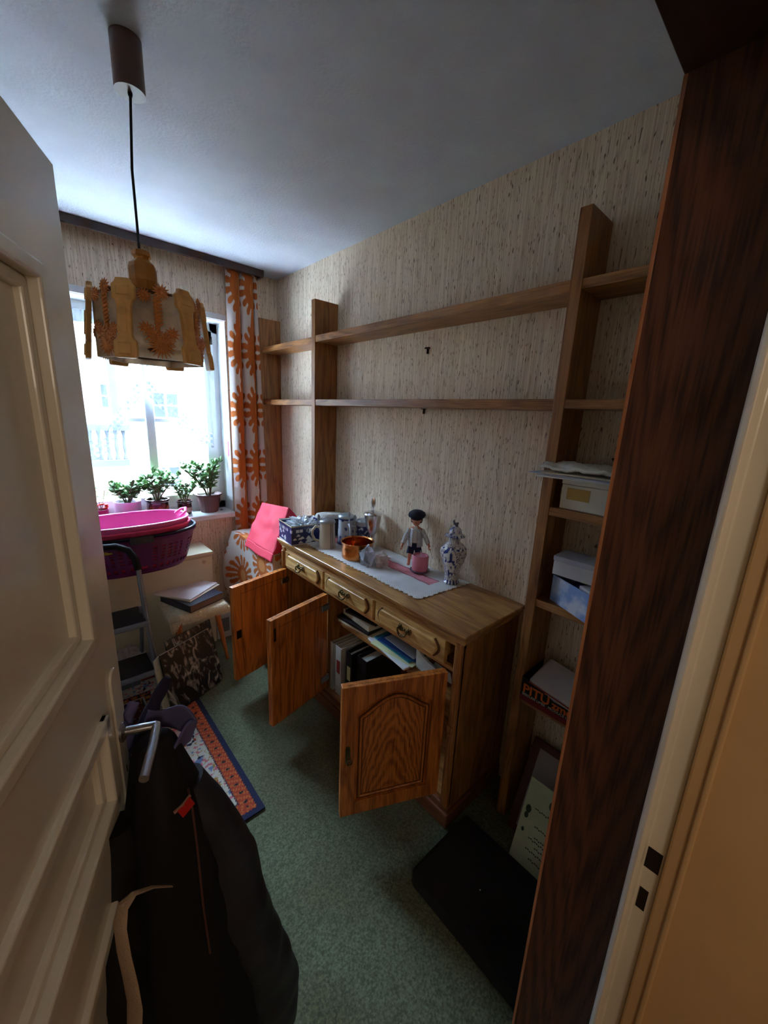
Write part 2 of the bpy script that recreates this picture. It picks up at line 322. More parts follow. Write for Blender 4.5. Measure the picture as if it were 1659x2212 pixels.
# floral fabric colouring
CREAM=lin((226,214,206))[:3]; OR=lin((204,108,40))[:3]; OR2=lin((222,146,80))[:3]
def floral(u,v,Rx=.115,Ry=.19,dy=.40,dx=.215,ph=0,stripe=.052,n=16,core=.70):
    k0=round((v-ph)/dy); i0=round(u/dx)
    for i in (i0-1,i0,i0+1):
        off=dy*.5 if i%2 else 0; x=(u-i*dx)
        if stripe and abs(x)<stripe*(.75+.3*math.sin(v*9+i)): return OR2 if abs(x)<.008 else OR
        for k in (k0-1,k0,k0+1):
            y=v-(k*dy+ph+(0 if stripe else off)); X_=x/Rx; Y_=y/Ry; t=math.hypot(X_,Y_)
            if t>1.05: continue
            th=math.atan2(Y_,X_); w=abs(((th/(2*PI)*n)%1)-.5)*2
            if t<.30: return OR2
            if t<core: return OR
            lobe=.66 if t<.85 else .66*math.sqrt(max(0,1-((t-.85)/.17)**2))+.02
            if w<lobe: return OR
    return CREAM
FAB=painted('orange floral cotton',.9,transl=.25,bump=.1)
cu=thing('curtain','narrow gathered floor-to-rail curtain with orange flowers at the window\'s right side','curtain',(1.23,2.86,.75))
cu['label']='narrow gathered curtain with large orange flowers hanging right of the window'
def cfold(u,v):
    z=.75+v*(2.562-.75); sp=.205+.03*(1-v); x=1.133+u*sp-.006*(1-v)
    ph=u*2*PI*2.25+2.6+.35*math.sin(2.5*v+u*2); y=2.868+.030*math.sin(ph)*(1-.3*v)+.006*math.sin(2.3*ph+1)
    x+=.016*math.cos(ph)
    return (x,y,z)
link('cloth',MB().grid(240,330,cfold,lambda u,v: floral(u*.46+.100,v*1.81,ph=.12)),FAB,cu,smooth=True,world=True,thick=.0015)
# lace curtain
def lace(name,label,x0,x1,zfn):
    N1,N2=150,150
    def P(u,v):
        x=x0+(x1-x0)*u; zt=2.19; zb=zfn(x); z=zt+(zb-zt)*v
        return (x,3.015+.010*math.sin(x*95)+.006*math.sin(x*41+v*2),z)
    def Cc(u,v):
        x=x0+(x1-x0)*u; zb=zfn(x); z=2.19+(zb-2.19)*v; dist=z-zb
        if dist<.11:
            s=math.sin(x*150)*math.sin(z*150); al=.96 if s>.1 else .2
            if dist<.012: al=.95
        else: al=.34+.16*math.sin(x*95)
        return (.50,.58,.66,al)
    o=thing(name,label,'lace curtain',((x0+x1)/2,3.015,zfn(x0)))
    link('lace_cloth',MB().grid(N1,N2,P,Cc),painted('white lace',.8,alpha=True,transl=.07),o,smooth=True,world=True)
def zl(x):
    t=(x-.2)/(.60-.2); return 1.33+(.0 if t<.36 else (t-.36)/.64*.42)
def zr(x):
    t=(1.03-x)/(1.03-.60); return 1.40+(.0 if t<.12 else (t-.12)/.88*.35)+.01*math.sin(x*60)
lace('lace_curtain','white lace curtain hanging over the left half of the window',.2,.612,zl)
lace('lace_curtain','white lace curtain hanging over the right half of the window',.616,1.03,zr)
# ---------------------------------------------------------------- outside
out=lambda n,l,mb,m,cat,**k: tag(link(n,mb,m,**k),l,cat)
FAC=mat('cream render',(124,117,107),.9,var=.03); ROOF=mat('grey roof tiles',(58,64,84),.8,var=.2)
fh=thing('house','cream rendered house with white windows across the street','house',(3,12.5,-4))
link('wall',MB().box(-6,12,12,14,-4,4.0),FAC,fh,world=True)
link('roof',MB().hexa([(-6.3,11.6,3.9),(12.3,11.6,3.9),(12.3,15,3.9),(-6.3,15,3.9)],[(-6.3,13.8,6.5),(12.3,13.8,6.5),(12.3,15,6.5),(-6.3,15,6.5)]),ROOF,fh,world=True)
for (px0,py0,px1,py1) in [(328,848,384,902),(337,1010,388,1046),(215,830,252,880)]:
    p=U(px0,py0,Y=12); q=U(px1,py1,Y=12); w=link('window',MB().box(p.x-.06,q.x+.06,11.93,11.98,q.z-.06,p.z+.06),mat('outside window frame',(150,150,150),.8),fh,world=True)
    cx=(p.x+q.x)/2; cz=(p.z+q.z)/2
    gp=MB().box(p.x,cx-.03,11.90,11.92,q.z,cz-.02).box(cx+.03,q.x,11.90,11.92,q.z,cz-.02).box(p.x,cx-.03,11.90,11.92,cz+.02,p.z).box(cx+.03,q.x,11.90,11.92,cz+.02,p.z)
    link('pane',gp,mat('dim outside glass',(22,28,38),1),w,world=True)
nb=thing('house','nearer beige house with a grey wooden balcony seen low in the window','house',(1,9,-4))
q=U(256,1000,Y=9); link('wall',MB().box(-5,q.x,8.4,11,-4,U(250,990,Y=9).z),mat('beige render',(112,98,72),.9),nb,world=True)
t0=U(272,930,Y=7.6); b0=U(272,992,Y=7.6); bl_=MB()
for i in range(34):
    x=t0.x-.04-i*.11; bl_.lathe([(.035,0),(.035,.02),(.018,.1),(.03,(t0.z-b0.z)*.45),(.018,(t0.z-b0.z)*.8),(.035,t0.z-b0.z)],(x,7.6,b0.z),6)
GREYW=mat('weathered grey wood',(38,41,47),.95)
link('balusters',bl_,GREYW,nb,world=True); link('rail',MB().box(-4,t0.x+.05,7.53,7.67,t0.z,t0.z+.09).box(-4,t0.x,7.53,9,b0.z-.1,b0.z),GREYW,nb,world=True)
pp=U(252,870,Y=7.6); link('post',MB().box(pp.x-.07,pp.x+.03,7.55,7.65,t0.z,4.3),mat('dark post',(40,44,52),.9),nb,world=True)
struct('ground',MB().box(-30,30,3.3,40,-4.2,-4),mat('street paving',(214,214,214),.9),label='street paving below the window',cat='ground')
# ---------------------------------------------------------------- room door leaf
hg=Vector((-.222,.073,0)); ang=math.atan2(.927,.375)
dr=bpy.data.objects.new('door_1',None); COL.objects.link(dr); dr.location=hg; dr.rotation_euler=(0,0,ang); dr['kind']='structure'; dr['label']='white panelled door standing open on the left'; dr['category']='door'
DW=.80
# local: x along leaf, y negative = visible face
mb=MB().box(0,.105,-.0,.04,.01,1.996).box(.695,DW,-.0,.04,.01,1.996)
for z0,z1 in ((.01,.16),(.855,.985),(1.165,1.295),(1.84,1.996)): mb.box(.105,.695,0,.04,z0,z1)
link('leaf_frame',mb,WHITE,dr)
for (z0,z1) in ((.16,.855),(.985,1.165),(1.295,1.84)):
    link('panel',MB().box(.10,.70,.014,.026,z0-.005,z1+.005),WHITE,dr)
    mo=MB()
    for k,(o_,w_,y_) in enumerate(((0,.022,-.010),(.022,.016,.004))):
        x0,x1,a0,a1=.105+o_,.695-o_,z0+o_,z1-o_
        mo.box(x0,x0+w_,y_,.02,a0,a1).box(x1-w_,x1,y_,.02,a0,a1).box(x0,x1,y_,.02,a0,a0+w_).box(x0,x1,y_,.02,a1-w_,a1)
    link('moulding',mo,WHITE,dr,bevel=.004,seg=3)
ep=MB().prism([(.735,.92),(.775,.92)]+arc(.755,1.19,.02,0,PI,8),'y',-.005,0)
link('escutcheon',ep,WHITE,dr,bevel=.0015)
hm=MB().tube([(.752,-.004,1.077),(.752,-.062,1.077)],.0085,12); hm.tube([(.752,-.058,1.079),(.752,-.062,1.077),(.74,-.064,1.075),(.70,-.064,1.072),(.64,-.062,1.068)],[.008,.009,.009,.0085,.008],12)
h=link('handle',hm,STEEL,dr,smooth=True); link('rosette',MB().lathe([(.018,0),(.018,.004),(.012,.008),(.0,.008)],n=20).xf(Matrix.Translation((.752,-.005,1.077))@Matrix.Rotation(PI/2,4,'X')),STEEL,h,smooth=True)
link('keyhole',MB().box(.7535,.7565,-.0056,-.004,.985,1.0),BLACK,dr)
# ---------------------------------------------------------------- dark wood surround by the doorway
sp=thing('door_surround','tall dark brown wood veneer surround beside and above the doorway','door surround',(.71,.15,0))
link('side_panel',MB().box(.702,.728,.078,.2243,0,ZC-.02),catwood('dark figured veneer',(56,31,20),(98,58,36),1,16,-9,.6,0),sp,world=True,bevel=.0015)
link('header_panel',MB().box(-.7,.702,.078,.2243,2.12,2.148),WALNUT,sp,world=True,bevel=.0015)
link('edge_strip',MB().box(.7005,.702,.2195,.2245,0,2.12),wood('light edge band',(150,92,56),(190,130,90),'z'),sp,world=True)
# ---------------------------------------------------------------- wall shelf unit
sh=thing('shelf_unit','tall oak veneer wall shelving of uprights and long shelves above the sideboard','shelving',(1.43,1.6,0))
FX=1.345; T=.038
for (y,x) in ((.630,FX),(2.162,FX),(2.898,FX)):
    link('upright',MB().box(x,WX-.002,y-T/2,y+T/2,0 if y<2.8 else .0,2.312),OAKZ,sh,world=True,bevel=.0015)
for z in (2.115,1.752): 
    link('shelf',MB().box(FX+.004,WX-.002,.649,2.143,z-.036,z),OAKY,sh,world=True,bevel=.0015)
    link('shelf',MB().box(FX+.018,WX-.002,2.181,2.879,z-.036,z),OAKY,sh,world=True,bevel=.0015)
for z in (2.112,1.751,1.385,1.032,.612): link('shelf',MB().box(FX+.004,WX-.002,.075,.611,z-.03,z),OAKY,sh,world=True,bevel=.0015)
for z,w_ in ((1.987,'above'),(1.704,'below')):
    tag(link('wall_hook',MB().box(WX-.010,WX,1.382,1.388,z-.014,z+.014).box(WX-.016,WX-.001,1.373,1.397,z+.009,z+.015),mat('dark nail',(40,34,30),.4,.8)),'small dark wall hook just '+w_+' the middle long shelf','hook')
# ---------------------------------------------------------------- sideboard
sb=thing('sideboard','oak sideboard with three drawers and three open carved doors against the wallpapered wall','sideboard',(1.3,1.44,0))
Y0,Y1,XF,ZT=.745,2.135,1.115,.911
wp=lambda n,mb,m,par=sb,**k: link(n,mb,m,par,world=True,**k)
wp('side_panel',MB().box(XF,WX-.003,Y0,Y0+.02,.06,.862),OAKZ,bevel=.002)
wp('side_panel',MB().box(XF,WX-.003,Y1-.02,Y1,.06,.862),OAKZ,bevel=.002)
wp('back_panel',MB().box(WX-.012,WX-.004,Y0+.02,Y1-.02,.06,.862),OAKY)
wp('bottom_panel',MB().box(XF+.01,WX-.012,Y0+.02,Y1-.02,.10,.12),OAKY)
wp('divider',MB().box(XF+.012,WX-.012,1.655,1.673,.12,.735),OAKZ)
wp('inner_shelf',MB().box(1.165,WX-.012,Y0+.02,1.655,.542,.56),OAKY,bevel=.001)
wp('plinth',MB().box(XF-.012,WX-.003,Y0-.006,Y1+.006,0,.07).box(XF-.004,WX-.003,Y0-.002,Y1+.002,.07,.10),wood('red oak plinth',(96,50,30),(130,78,48),'y'),bevel=.005)
tm=MB().box(1.085,1.344,.722,2.16,.893,.911).box(1.344,WX-.003,.722,2.141,.893,.911).box(1.093,1.344,.728,2.154,.878,.893).box(1.344,WX-.003,.728,2.140,.878,.893).box(1.102,1.344,.736,2.146,.862,.878).box(1.344,WX-.003,.736,2.139,.862,.878)
wp('worktop',tm,wood('oak top',(138,90,44),(192,142,82),'y',.30,coat=.5),bevel=.005,seg=3)
FRM=wood('oak face',(150,104,54),(200,152,94),'y')
wp('face_rail',MB().box(XF-.002,XF+.016,Y0,Y1,.838,.862).box(XF-.002,XF+.016,Y0,Y1,.725,.742),FRM,bevel=.002)
for y in (Y0,2.10): wp('pilaster',MB().box(XF-.012,XF+.014,y,y+.035,.10,.862).box(XF-.022,XF+.01,y+.004,y+.031,.47,.50).box(XF-.02,XF,y+.008,y+.027,.51,.84).box(XF-.02,XF,y+.008,y+.027,.12,.46),OAKZ,bevel=.005,seg=3)
def bail(par,c,axis_u,nrm):
    # ornate bail handle; c centre, u along drawer, nrm outward
    u=Vector(axis_u); n=Vector(nrm); z=Vector((0,0,1)); c=Vector(c); m=MB()
    for s in (-1,1):
        for k in range(6):
            a=2*PI*k/6; p=c+u*(s*.027)+z*.006; m.ball(p+u*(.008*math.cos(a))+z*(.010*math.sin(a))+n*.003,.0055,8,5)
        m.tube([c+u*(s*.027)+z*.006,c+u*(s*.027)+z*.006+n*.02],.004,8)
    pts=[c+u*(.027*math.cos(a))+z*(.006-.022*math.sin(a))+n*(.018+.006*math.sin(a)) for a in [PI*i/12 for i in range(13)]]
    m.tube(pts,[.003+.0025*math.sin(PI*i/12) for i in range(13)],8); m.ball(pts[6],.007,8,6)
    for k in range(5): m.ball(c+u*((k-2)*.011)+n*.003-z*(.004*abs(k-2)-.004),.006,8,5)
    return link('handle',m,BRASS,par,world=True,smooth=True)
DRF=wood('oak drawer front',(168,122,66),(214,172,108),'y',.36)
for (ya,yb) in ((.826,1.238),(1.258,1.660),(1.680,2.092)):
    dw=wp('drawer',MB().box(XF-.010,XF+.012,ya,yb,.742,.840).box(XF+.012,WX-.06,ya+.02,yb-.02,.748,.82),DRF,bevel=.002)
    z0,z1=.757,.828; ym=(ya+yb)/2; r=.03
    poly=[(ya+.05,z0),(yb-.05,z0)]+[(yb-.05+ .018*math.sin(PI*i/8),z0+(z1-z0)*i/8) for i in range(1,8)]+[(yb-.05,z1),(ya+.05,z1)]+[(ya+.05-.018*math.sin(PI*i/8),z1-(z1-z0)*i/8) for i in range(1,8)]
    link('raised_panel',MB().prism(poly,'x',XF-.022,XF-.008),DRF,dw,world=True,bevel=.006,seg=3)
    for s in (-1,1):
        gm=MB(); ye=ym+s*((yb-ya)/2-.05); gm.tube([(XF-.0125,ye+s*(.0245*math.sin(PI*i/10)),z0-.002+(z1-z0+.004)*i/10) for i in range(11)],.0048,6)
        link('groove',gm,mat('dark groove brown',(86,50,26),.6),dw,world=True)  # end grooves drawn as dark brown tubes
    bail(dw,(XF-.022,ym,.795),(0,1,0),(-1,0,0))
def cabdoor(h,tip,s,z0=.145,z1=.725,lock='plate'):
    h=Vector(h); tip=Vector(tip); u=(tip-h); w=u.length; d=wp('door',MB(),DOORW) if False else None
    mtx=Matrix.Translation((h.x,h.y,0))@Matrix.Rotation(math.atan2(u.y,u.x),4,'Z'); f=s
    def Y(a): return a*f
    m=MB().box(0,w,-.009,.009,z0,z1)
    D=link('door',m.xf(mtx),DOORW,sb,world=True,bevel=.002)
    # front frame with arched top opening, built as stiles, bottom rail and curved top rail
    def bx(x0,x1,a,b,c,e): return MB().box(x0,x1,min(Y(a),Y(b)),max(Y(a),Y(b)),c,e)
    fm=bx(0,.055,.009,.0225,z0,z1); 
    for q in (bx(w-.055,w,.009,.0225,z0,z1),bx(.055,w-.055,.009,.0225,z0,z0+.06)): fm.add(q.v,q.f)
    def top(x):
        t=(x-.055)/(w-.11); t=min(max(t,0),1); return z1-.115+.070*(math.sin(PI*t)**1.3)
    xs=[.055+(w-.11)*i/16 for i in range(17)]
    poly=[(x,top(x)) for x in xs]+[(w-.055,z1),(.055,z1)]
    fm.prism(poly,'y',min(Y(.009),Y(.0225)),max(Y(.009),Y(.0225)))
    link('frame',fm.xf(mtx),DOORW,D,world=True,bevel=.002)
    ins=.020
    xs=[.055+ins+(w-.11-2*ins)*i/16 for i in range(17)]
    def top2(x): t=(x-.055-ins)/(w-.11-2*ins); return z1-.140+.070*(math.sin(PI*min(max(t,0),1))**1.3)
    poly=[(x,top2(x)) for x in xs]+[(w-.055-ins,z0+.06+ins),(.055+ins,z0+.06+ins)]
    link('raised_panel',MB().prism(poly,'y',min(Y(.009),Y(.0165)),max(Y(.009),Y(.0165))).xf(mtx),catwood('figured oak panel',(132,66,22),(206,124,54),0,6,22),D,world=True,bevel=.004,seg=3)
    pts=[(x,Y(.017),z) for x,z in poly]; 
    link('bead',MB().tube(pts+[pts[0]],.0055,8).xf(mtx),DOORW,D,world=True,smooth=True)
    cxm=w/2; czm=(z0+z1)/2
    for nm_,k_ in (('outer',1.045),('inner',.955)):
        q_=[(cxm+(x-cxm)*(1+(k_-1)*1.3),Y(.0172),czm+(z-czm)*(1+(k_-1)*.75)) for x,z in poly]; link('groove',MB().tube(q_+[q_[0]],.0016,5).xf(mtx),mat('dark groove brown',(86,50,26),.6),D,world=True)  # thin dark brown tubes trace the groove lines beside the bead
    # inner face: thin panel seams and hinges
    for x in (.05,w-.05): link('seam',bx(x-.001,x+.001,-.0094,-.0088,z0+.03,z1-.03).xf(mtx),mat('dark seam',(60,32,16),.7),D,world=True)
    link('seam',bx(.05,w-.05,-.0094,-.0088,z1-.052,z1-.05).xf(mtx),MATS['dark seam'],D,world=True)
    for z in (z0+.07,z1-.07): link('hinge',bx(-.01,.05,-.02,-.009,z-.018,z+.018).xf(mtx),STEEL,D,world=True,bevel=.004)
    if lock=='key':
        k=MB().prism([(w-.034,.40),(w-.016,.40)]+arc(w-.025,.465,.009,0,PI,8),'y',min(Y(.0225),Y(.025)),max(Y(.0225),Y(.025)))
        k.tube([(w-.025,Y(.0225),.43),(w-.025,Y(.047),.43)],.003,6); k.tube([(w-.025+.009*math.cos(a),Y(.053),.43+.011*math.sin(a)) for a in [2*PI*i/14 for i in range(15)]],.0025,6)
        link('key',k.xf(mtx),BRASS,D,world=True,smooth=True)
    elif lock=='plate':
        link('lock',bx(w-.042,w-.012,-.015,-.009,.41,.46).xf(mtx),mat('dark lock case',(40,34,26),.4,.7),D,world=True,bevel=.002)
    else: link('catch_strip',bx(w-.030,w-.016,-.011,-.009,.61,.68).xf(mtx),BRASS,D,world=True,bevel=.001)
    return D
cabdoor((1.108,.815),(.735,.990),1,lock='key')
cabdoor((1.108,1.645),(.736,1.560),-1,lock='strip')
cabdoor((1.108,2.095),(.735,2.009),-1,lock='plate')
# ---------------------------------------------------------------- things inside the sideboard
def box_thing(name,label,cat,c,dims,rz,m,group=None,bevel=.001,tilt=(0,0)):
    o=link(name,MB().box(-dims[0]/2,dims[0]/2,-dims[1]/2,dims[1]/2,0,dims[2]),m,bevel=bevel,loc=(0,0,0)); o.location=c; o.rotation_euler=(tilt[0],tilt[1],rz); return tag(o,label,cat,group)
def book(name,label,cat,c,dims,rz,mc,mp,tilt=(0,0),spine='x0',group=None,thick=.003):
    # covers + page block + spine; lies flat, spine at -x
    t=thing(name,label,cat,c,rz,group); t.rotation_euler=(tilt[0],tilt[1],rz); a,b,h=dims
    link('cover',MB().box(-a/2,a/2,-b/2,b/2,0,thick).box(-a/2,a/2,-b/2,b/2,h-thick,h).box(-a/2,-a/2+thick,-b/2,b/2,0,h),mc,t,bevel=.001)
    link('pages',MB().box(-a/2+thick,a/2-.004,-b/2+.004,b/2-.004,thick,h-thick),mp,t); return t
def binder(label,c,dims,rz,m,lab=None):
    a,b,h=dims; t=thing('ring_binder',label,'binder',c,rz,'binders standing in the sideboard')
    link('cover',MB().box(0,b,-a/2,-a/2+.003,0,h).box(0,b,a/2-.003,a/2,0,h).box(0,.003,-a/2,a/2,0,h),m,t,bevel=.001)
    link('pages',MB().box(.012,b-.01,-a/2+.008,a/2-.01,.008,h-.02),PAPER,t)
    if lab: link('spine_label',MB().box(-.0012,-.0002,-a*.28,a*.28,h*.45,h*.72),lab,t,bevel=.0003)
    return t
binder('white ring binder with a red spine label standing left in the open sideboard',(1.145,1.575,.12),(.055,.26,.30),0,mat('white binder board',(200,196,186),.5),mat('red label',(150,50,40),.6))
binder('plain white binder standing beside the divider inside the sideboard',(1.142,1.635,.12),(.03,.26,.30),0,mat('white binder board',(200,196,186),.5))
binder('black binder with a yellowed spine standing inside the open sideboard',(1.15,1.485,.12),(.05,.26,.31),0,BLACK,mat('yellowed label',(190,176,120),.7))
binder('thick black binder at the middle of the sideboard compartment',(1.17,1.40,.12),(.08,.26,.31),0,mat('black binder board',(24,22,26),.6))
ST=.561
g='papers piled on the sideboard\'s inner shelf'
def sheets(label,name,x,y,z,a,b,h,rz,m,cat='papers'): return box_thing(name,label,cat,(x,y,z),(a,b,h),rz,m,g,.0015)
sheets('cream paper folder at the bottom of the left pile in the sideboard','paper_folder',1.29,1.49,ST,.23,.26,.012,.1,CARD,'folder')
sheets('black folder in the middle of the left pile inside the sideboard','paper_folder',1.29,1.50,ST+.0125,.235,.25,.016,.06,mat('black card',(28,24,26),.6),'folder')
sheets('thick cream book in the left pile inside the sideboard','paper_folder',1.30,1.49,ST+.029,.21,.24,.028,-.06,CARD,'book')
sheets('black folder topmost of the left pile inside the sideboard','paper_folder',1.30,1.48,ST+.0575,.20,.22,.014,.15,mat('black card',(28,24,26),.6),'folder')
sheets('white sheets under the turquoise folders in the sideboard','paper_stack',1.28,1.20,ST,.25,.30,.010,-.12,PAPER)
sheets('yellowish sheet lying on the white sheets inside the sideboard','paper_sheet',1.27,1.19,ST+.0105,.22,.27,.003,.08,mat('yellow paper',(220,222,170),.7))
sheets('turquoise folder lying on white sheets in the sideboard','paper_folder',1.30,1.20,ST+.014,.23,.26,.007,-.05,mat('turquoise card',(40,120,140),.4),'folder')
sheets('deep blue folder between the turquoise and pale grey sheets','paper_folder',1.30,1.185,ST+.0215,.22,.25,.006,.06,mat('blue card',(30,70,140),.4),'folder')
sheets('pale grey plastic sleeve on top of the blue folder in the sideboard','plastic_sleeve',1.31,1.17,ST+.028,.20,.22,.004,-.08,mat('grey sleeve',(170,180,190),.3),'sleeve')
em=MB().prism([(.90,ST),(1.05,ST),(1.055,ST+.105),(1.02,ST+.075),(.985,ST+.062),(.95,ST+.058),(.91,ST+.05)],'x',1.20,1.212).prism([(.87,ST),(1.0,ST),(.97,ST+.055),(.88,ST+.045)],'x',1.235,1.24)
tag(link('envelope',em,mat('pale blue paper',(200,216,224),.7),bevel=.001),'torn pale blue envelope standing on the inner shelf above the carved door','envelope')
g1=thing('glass_bowl','dark glass bowl standing inside the left compartment of the sideboard','bowl',(1.28,1.86,.121)); link('bowl',MB().lathe([(.03,0),(.035,.006),(.08,.05),(.095,.075),(.09,.075),(.076,.052),(.03,.012),(0,.01)],n=28),mat('smoky glass',(60,66,80),.1,trans=.5),g1,smooth=True)
# ---------------------------------------------------------------- on the sideboard
Z=ZT+.0005
# runner
def runcol(u,v):
    # u along length, v across
    L_,Wd=1.0,.33; x=u*L_; y=v*Wd; wh=(.70,.69,.69)
    e=min(x,L_-x,y,Wd-y)
    if abs(y-.19)<.036 and .09<x<L_-.04:
        q=math.sin(x*2*PI/.016+ (y-.19)*220); 
        if abs(abs(y-.19)-.032)<.005: return lin((96,84,96))[:3] if q>0 else lin((226,120,140))[:3]
        return lin((214,96,116))[:3] if q>-.3 else lin((240,190,196))[:3]
    if e<.028: 
        h=math.sin(x*520)*math.sin(y*520); return (.82,.81,.80) if h>-.35 else (.45,.41,.37)
    return wh
def runP(u,v):
    L_,Wd=.99,.33; sc_=.005*math.sin(u*2*PI*33); sv=.004*math.sin(v*2*PI*11)
    ee=lambda t:1 if t<.02 or t>.98 else 0
    A=Vector((1.15,1.02)); d=Vector((0,1)); n=Vector((1,0))
    y=u*L_; x=v*Wd
    sk=-.05+ .0*y
    px_=1.165+x*1.0+.0*y+ (sc_ if v<.03 else 0); py_=1.035+y-.12*x/.33*.25+(sv if u<.01 else 0)
    if v>.97: px_=min(px_,WX-.008)
    z=Z+.0022+.0012*math.sin(x*60+y*23)+.001*math.sin(y*70)
    return (px_,py_,z)
rn=thing('table_runner','white crocheted lace runner with a pink stitched band lying along the sideboard','table runner',(1.33,1.5,Z))
link('cloth',MB().grid(300,110,runP,runcol),painted('crocheted linen',.9,bump=.35,bscale=400),rn,world=True,smooth=True,thick=.0016)
ZR=Z+.006
# blue tin box (Z.B. biscuit tin) with crumpled plastic
NAVY=lin((24,34,92))[:3]; TINW=lin((214,214,216))[:3]
tm_=Matrix.Translation((1.20,2.045,Z))@Matrix.Rotation(-.12,4,'Z')
tn=thing('tin_box','open navy blue tin box with white village scenes filled with crumpled plastic wrap','tin box',(1.20,2.045,Z)); tn.rotation_euler=(0,0,-.12)
def tincol(u,v):
    x=u*8; y=v
    if y<.04 or y>.95: return (.78,.80,.84)
    for (cx,cy,s) in TR:
        dx=abs((x-cx)); dy=y-cy
        if 0<dy<s*1.0 and dx<(s-dy)*.9+.02: return TINW
    if .66<y<.80 and math.sin(x*7)*math.sin(x*17+2)>.05 : return TINW
    return NAVY
TR=[(random.uniform(0,8),random.uniform(.05,.5),random.uniform(.10,.22)) for _ in range(42)]
hw,hd,hh=.112,.098,.115
per=[(-hw,-hd),(hw,-hd),(hw,hd),(-hw,hd)]
def tinP(u,v):
    t=(u*4)%4; k=int(t)%4; f=t-int(t); a=per[k]; b=per[(k+1)%4]
    return (a[0]+(b[0]-a[0])*f,a[1]+(b[1]-a[1])*f,.002+v*(hh-.002))
link('body',MB().grid(241,40,tinP,tincol),painted('printed tin',.35,coat=.4),tn,thick=.0016)
link('base',MB().box(-hw,hw,-hd,hd,0,.002),CHROME,tn)
rim=[(-hw-.002,-hd-.002,hh),(hw+.002,-hd-.002,hh),(hw+.002,hd+.002,hh),(-hw-.002,hd+.002,hh),(-hw-.002,-hd-.002,hh)]
link('rim',MB().tube(rim,.003,6),mat('gilt tin rim',(190,180,140),.3,.8),tn)
def crumple(nm,lab,c,r,sx,sy,sz,m,par=None,seed=1,amp=.35,n=34,sharp=6):
    rnd=Vector((seed*3.1,seed*1.7,0)); mb=MB(); o=[]; K=n; Q=n//2
    for j in range(Q+1):
        for i in range(K):
            a=2*PI*i/K; p=PI*j/Q; d=Vector((math.sin(p)*math.cos(a),math.sin(p)*math.sin(a),math.cos(p)))
            k=1+amp*(abs(mnoise.noise(d*sharp*.5+rnd))*2-.5)+amp*.5*(abs(mnoise.noise(d*sharp+rnd))*2-.5)
            o.append((c[0]+d.x*r*sx*k,c[1]+d.y*r*sy*k,c[2]+d.z*r*sz*k))
    mb.add(o,[(j*K+i,j*K+(i+1)%K,(j+1)*K+(i+1)%K,(j+1)*K+i) for j in range(Q) for i in range(K)])
    ob=link(nm,mb,m,par); return ob
PLAS=mat('crinkled clear plastic',(226,234,242),.12,trans=.35,var=.02)
w1=crumple('plastic_wrap','',(1.20,2.045,Z+.085),.085,1,1,.55,PLAS,seed=4,amp=.5,sharp=9,n=60); tag(w1,'crumpled clear plastic wrap stuffed in the navy tin box','plastic wrap')
# straw hat / pale lid behind
ht=thing('woven_lid','round pale woven lid leaning behind the navy tin box','lid',(1.395,2.03,Z)); ht.rotation_euler=(math.radians(-8),math.radians(5),0)
WOV=mat('pale woven straw',(190,184,176),.9,bump=.8,bscale=140,var=.15)
link('disc',MB().lathe([(0,.142),(.05,.145),(.088,.138),(.098,.125),(.10,.112),(.092,.108),(0,.112)],n=40),WOV,ht,smooth=True)
link('basket',MB().lathe([(.068,0),(.072,.01),(.088,.10),(.082,.10),(.066,.012),(0,.01)],n=36),mat('dark woven basket',(46,44,52),.8,bump=.8,bscale=120),ht,smooth=True)
# steins
def stein(label,c,h,r,body,rz,dark=False,stripes=False):
    t=thing('beer_stein',label,'beer stein',c,rz,'lidded beer steins at the left of the sideboard')
    bl=lin((40,50,120))[:3]
    def bc(a,z,rr):
        f=z/h
        if stripes: 
            if abs(a-2.10)<.08 or abs(a-2.36)<.06: return lin((70,56,90))[:3]
            return lin(body)[:3]
        if dark: 
            q=mnoise.noise(Vector((a*2.2,z*55,h))); return lin((200,204,214))[:3] if q>.18 and .15<f<.85 else (lin((28,38,96))[:3] if .10<f<.9 else lin(body)[:3])
        if f<.08 or f>.92: return bl
        q=mnoise.noise(Vector((a*1.6,z*30,2.0+h))); return bl if q>.32 else lin(body)[:3]
    prof=[(r*1.04,0),(r*1.06,.006),(r*1.0,.014)]+[(r*(1.0-.10*i/20),.014+(h-.02)*i/20) for i in range(1,21)]+[(r*.93,h),(r*.84,h),(r*.80,h-.01),(r*.8,.02),(0,.018)]
    link('mug',MB().lathe(prof,n=72,col=bc),painted('salt glazed stoneware',.3,coat=.4,bscale=60),t,smooth=True)
    x0=r*.95
    link('handle',MB().tube([(x0,0,h*.82),(x0+.022,0,h*.84),(x0+.04,0,h*.68),(x0+.042,0,h*.5),(x0+.028,0,h*.3),(x0-.002,0,h*.22)],[.008,.008,.0075,.0075,.0075,.008],10,sx if False else None),mat('grey stoneware glaze',(168,172,184),.3,coat=.4) if not stripes else mat('cream stoneware glaze',(200,186,166),.3,coat=.4),t,smooth=True)
    L_=link('lid',MB().lathe([(r*.97,h+.001),(r*.99,h+.008),(r*.9,h+.016),(r*.6,h+.024),(r*.2,h+.028),(0,h+.029)],n=32),mat('dull pewter',(170,176,182),.38,.75),t,smooth=True)
    link('thumb_lift',MB().tube([(r*.9,0,h+.012),(r*1.12,0,h+.02),(r*1.22,0,h-.01),(r*1.2,0,h*.84)],.005,8).tube([(r*1.08,0,h+.015),(r*1.04,0,h+.035),(r*1.1,0,h+.048)],[.006,.009,.004],8),MATS['dull pewter'],L_,smooth=True)
stein('cream beer stein with dark vertical stripes in front of the other steins',(1.235,1.83,Z+.0045),.145,.047,(200,186,166),2.5,stripes=True)
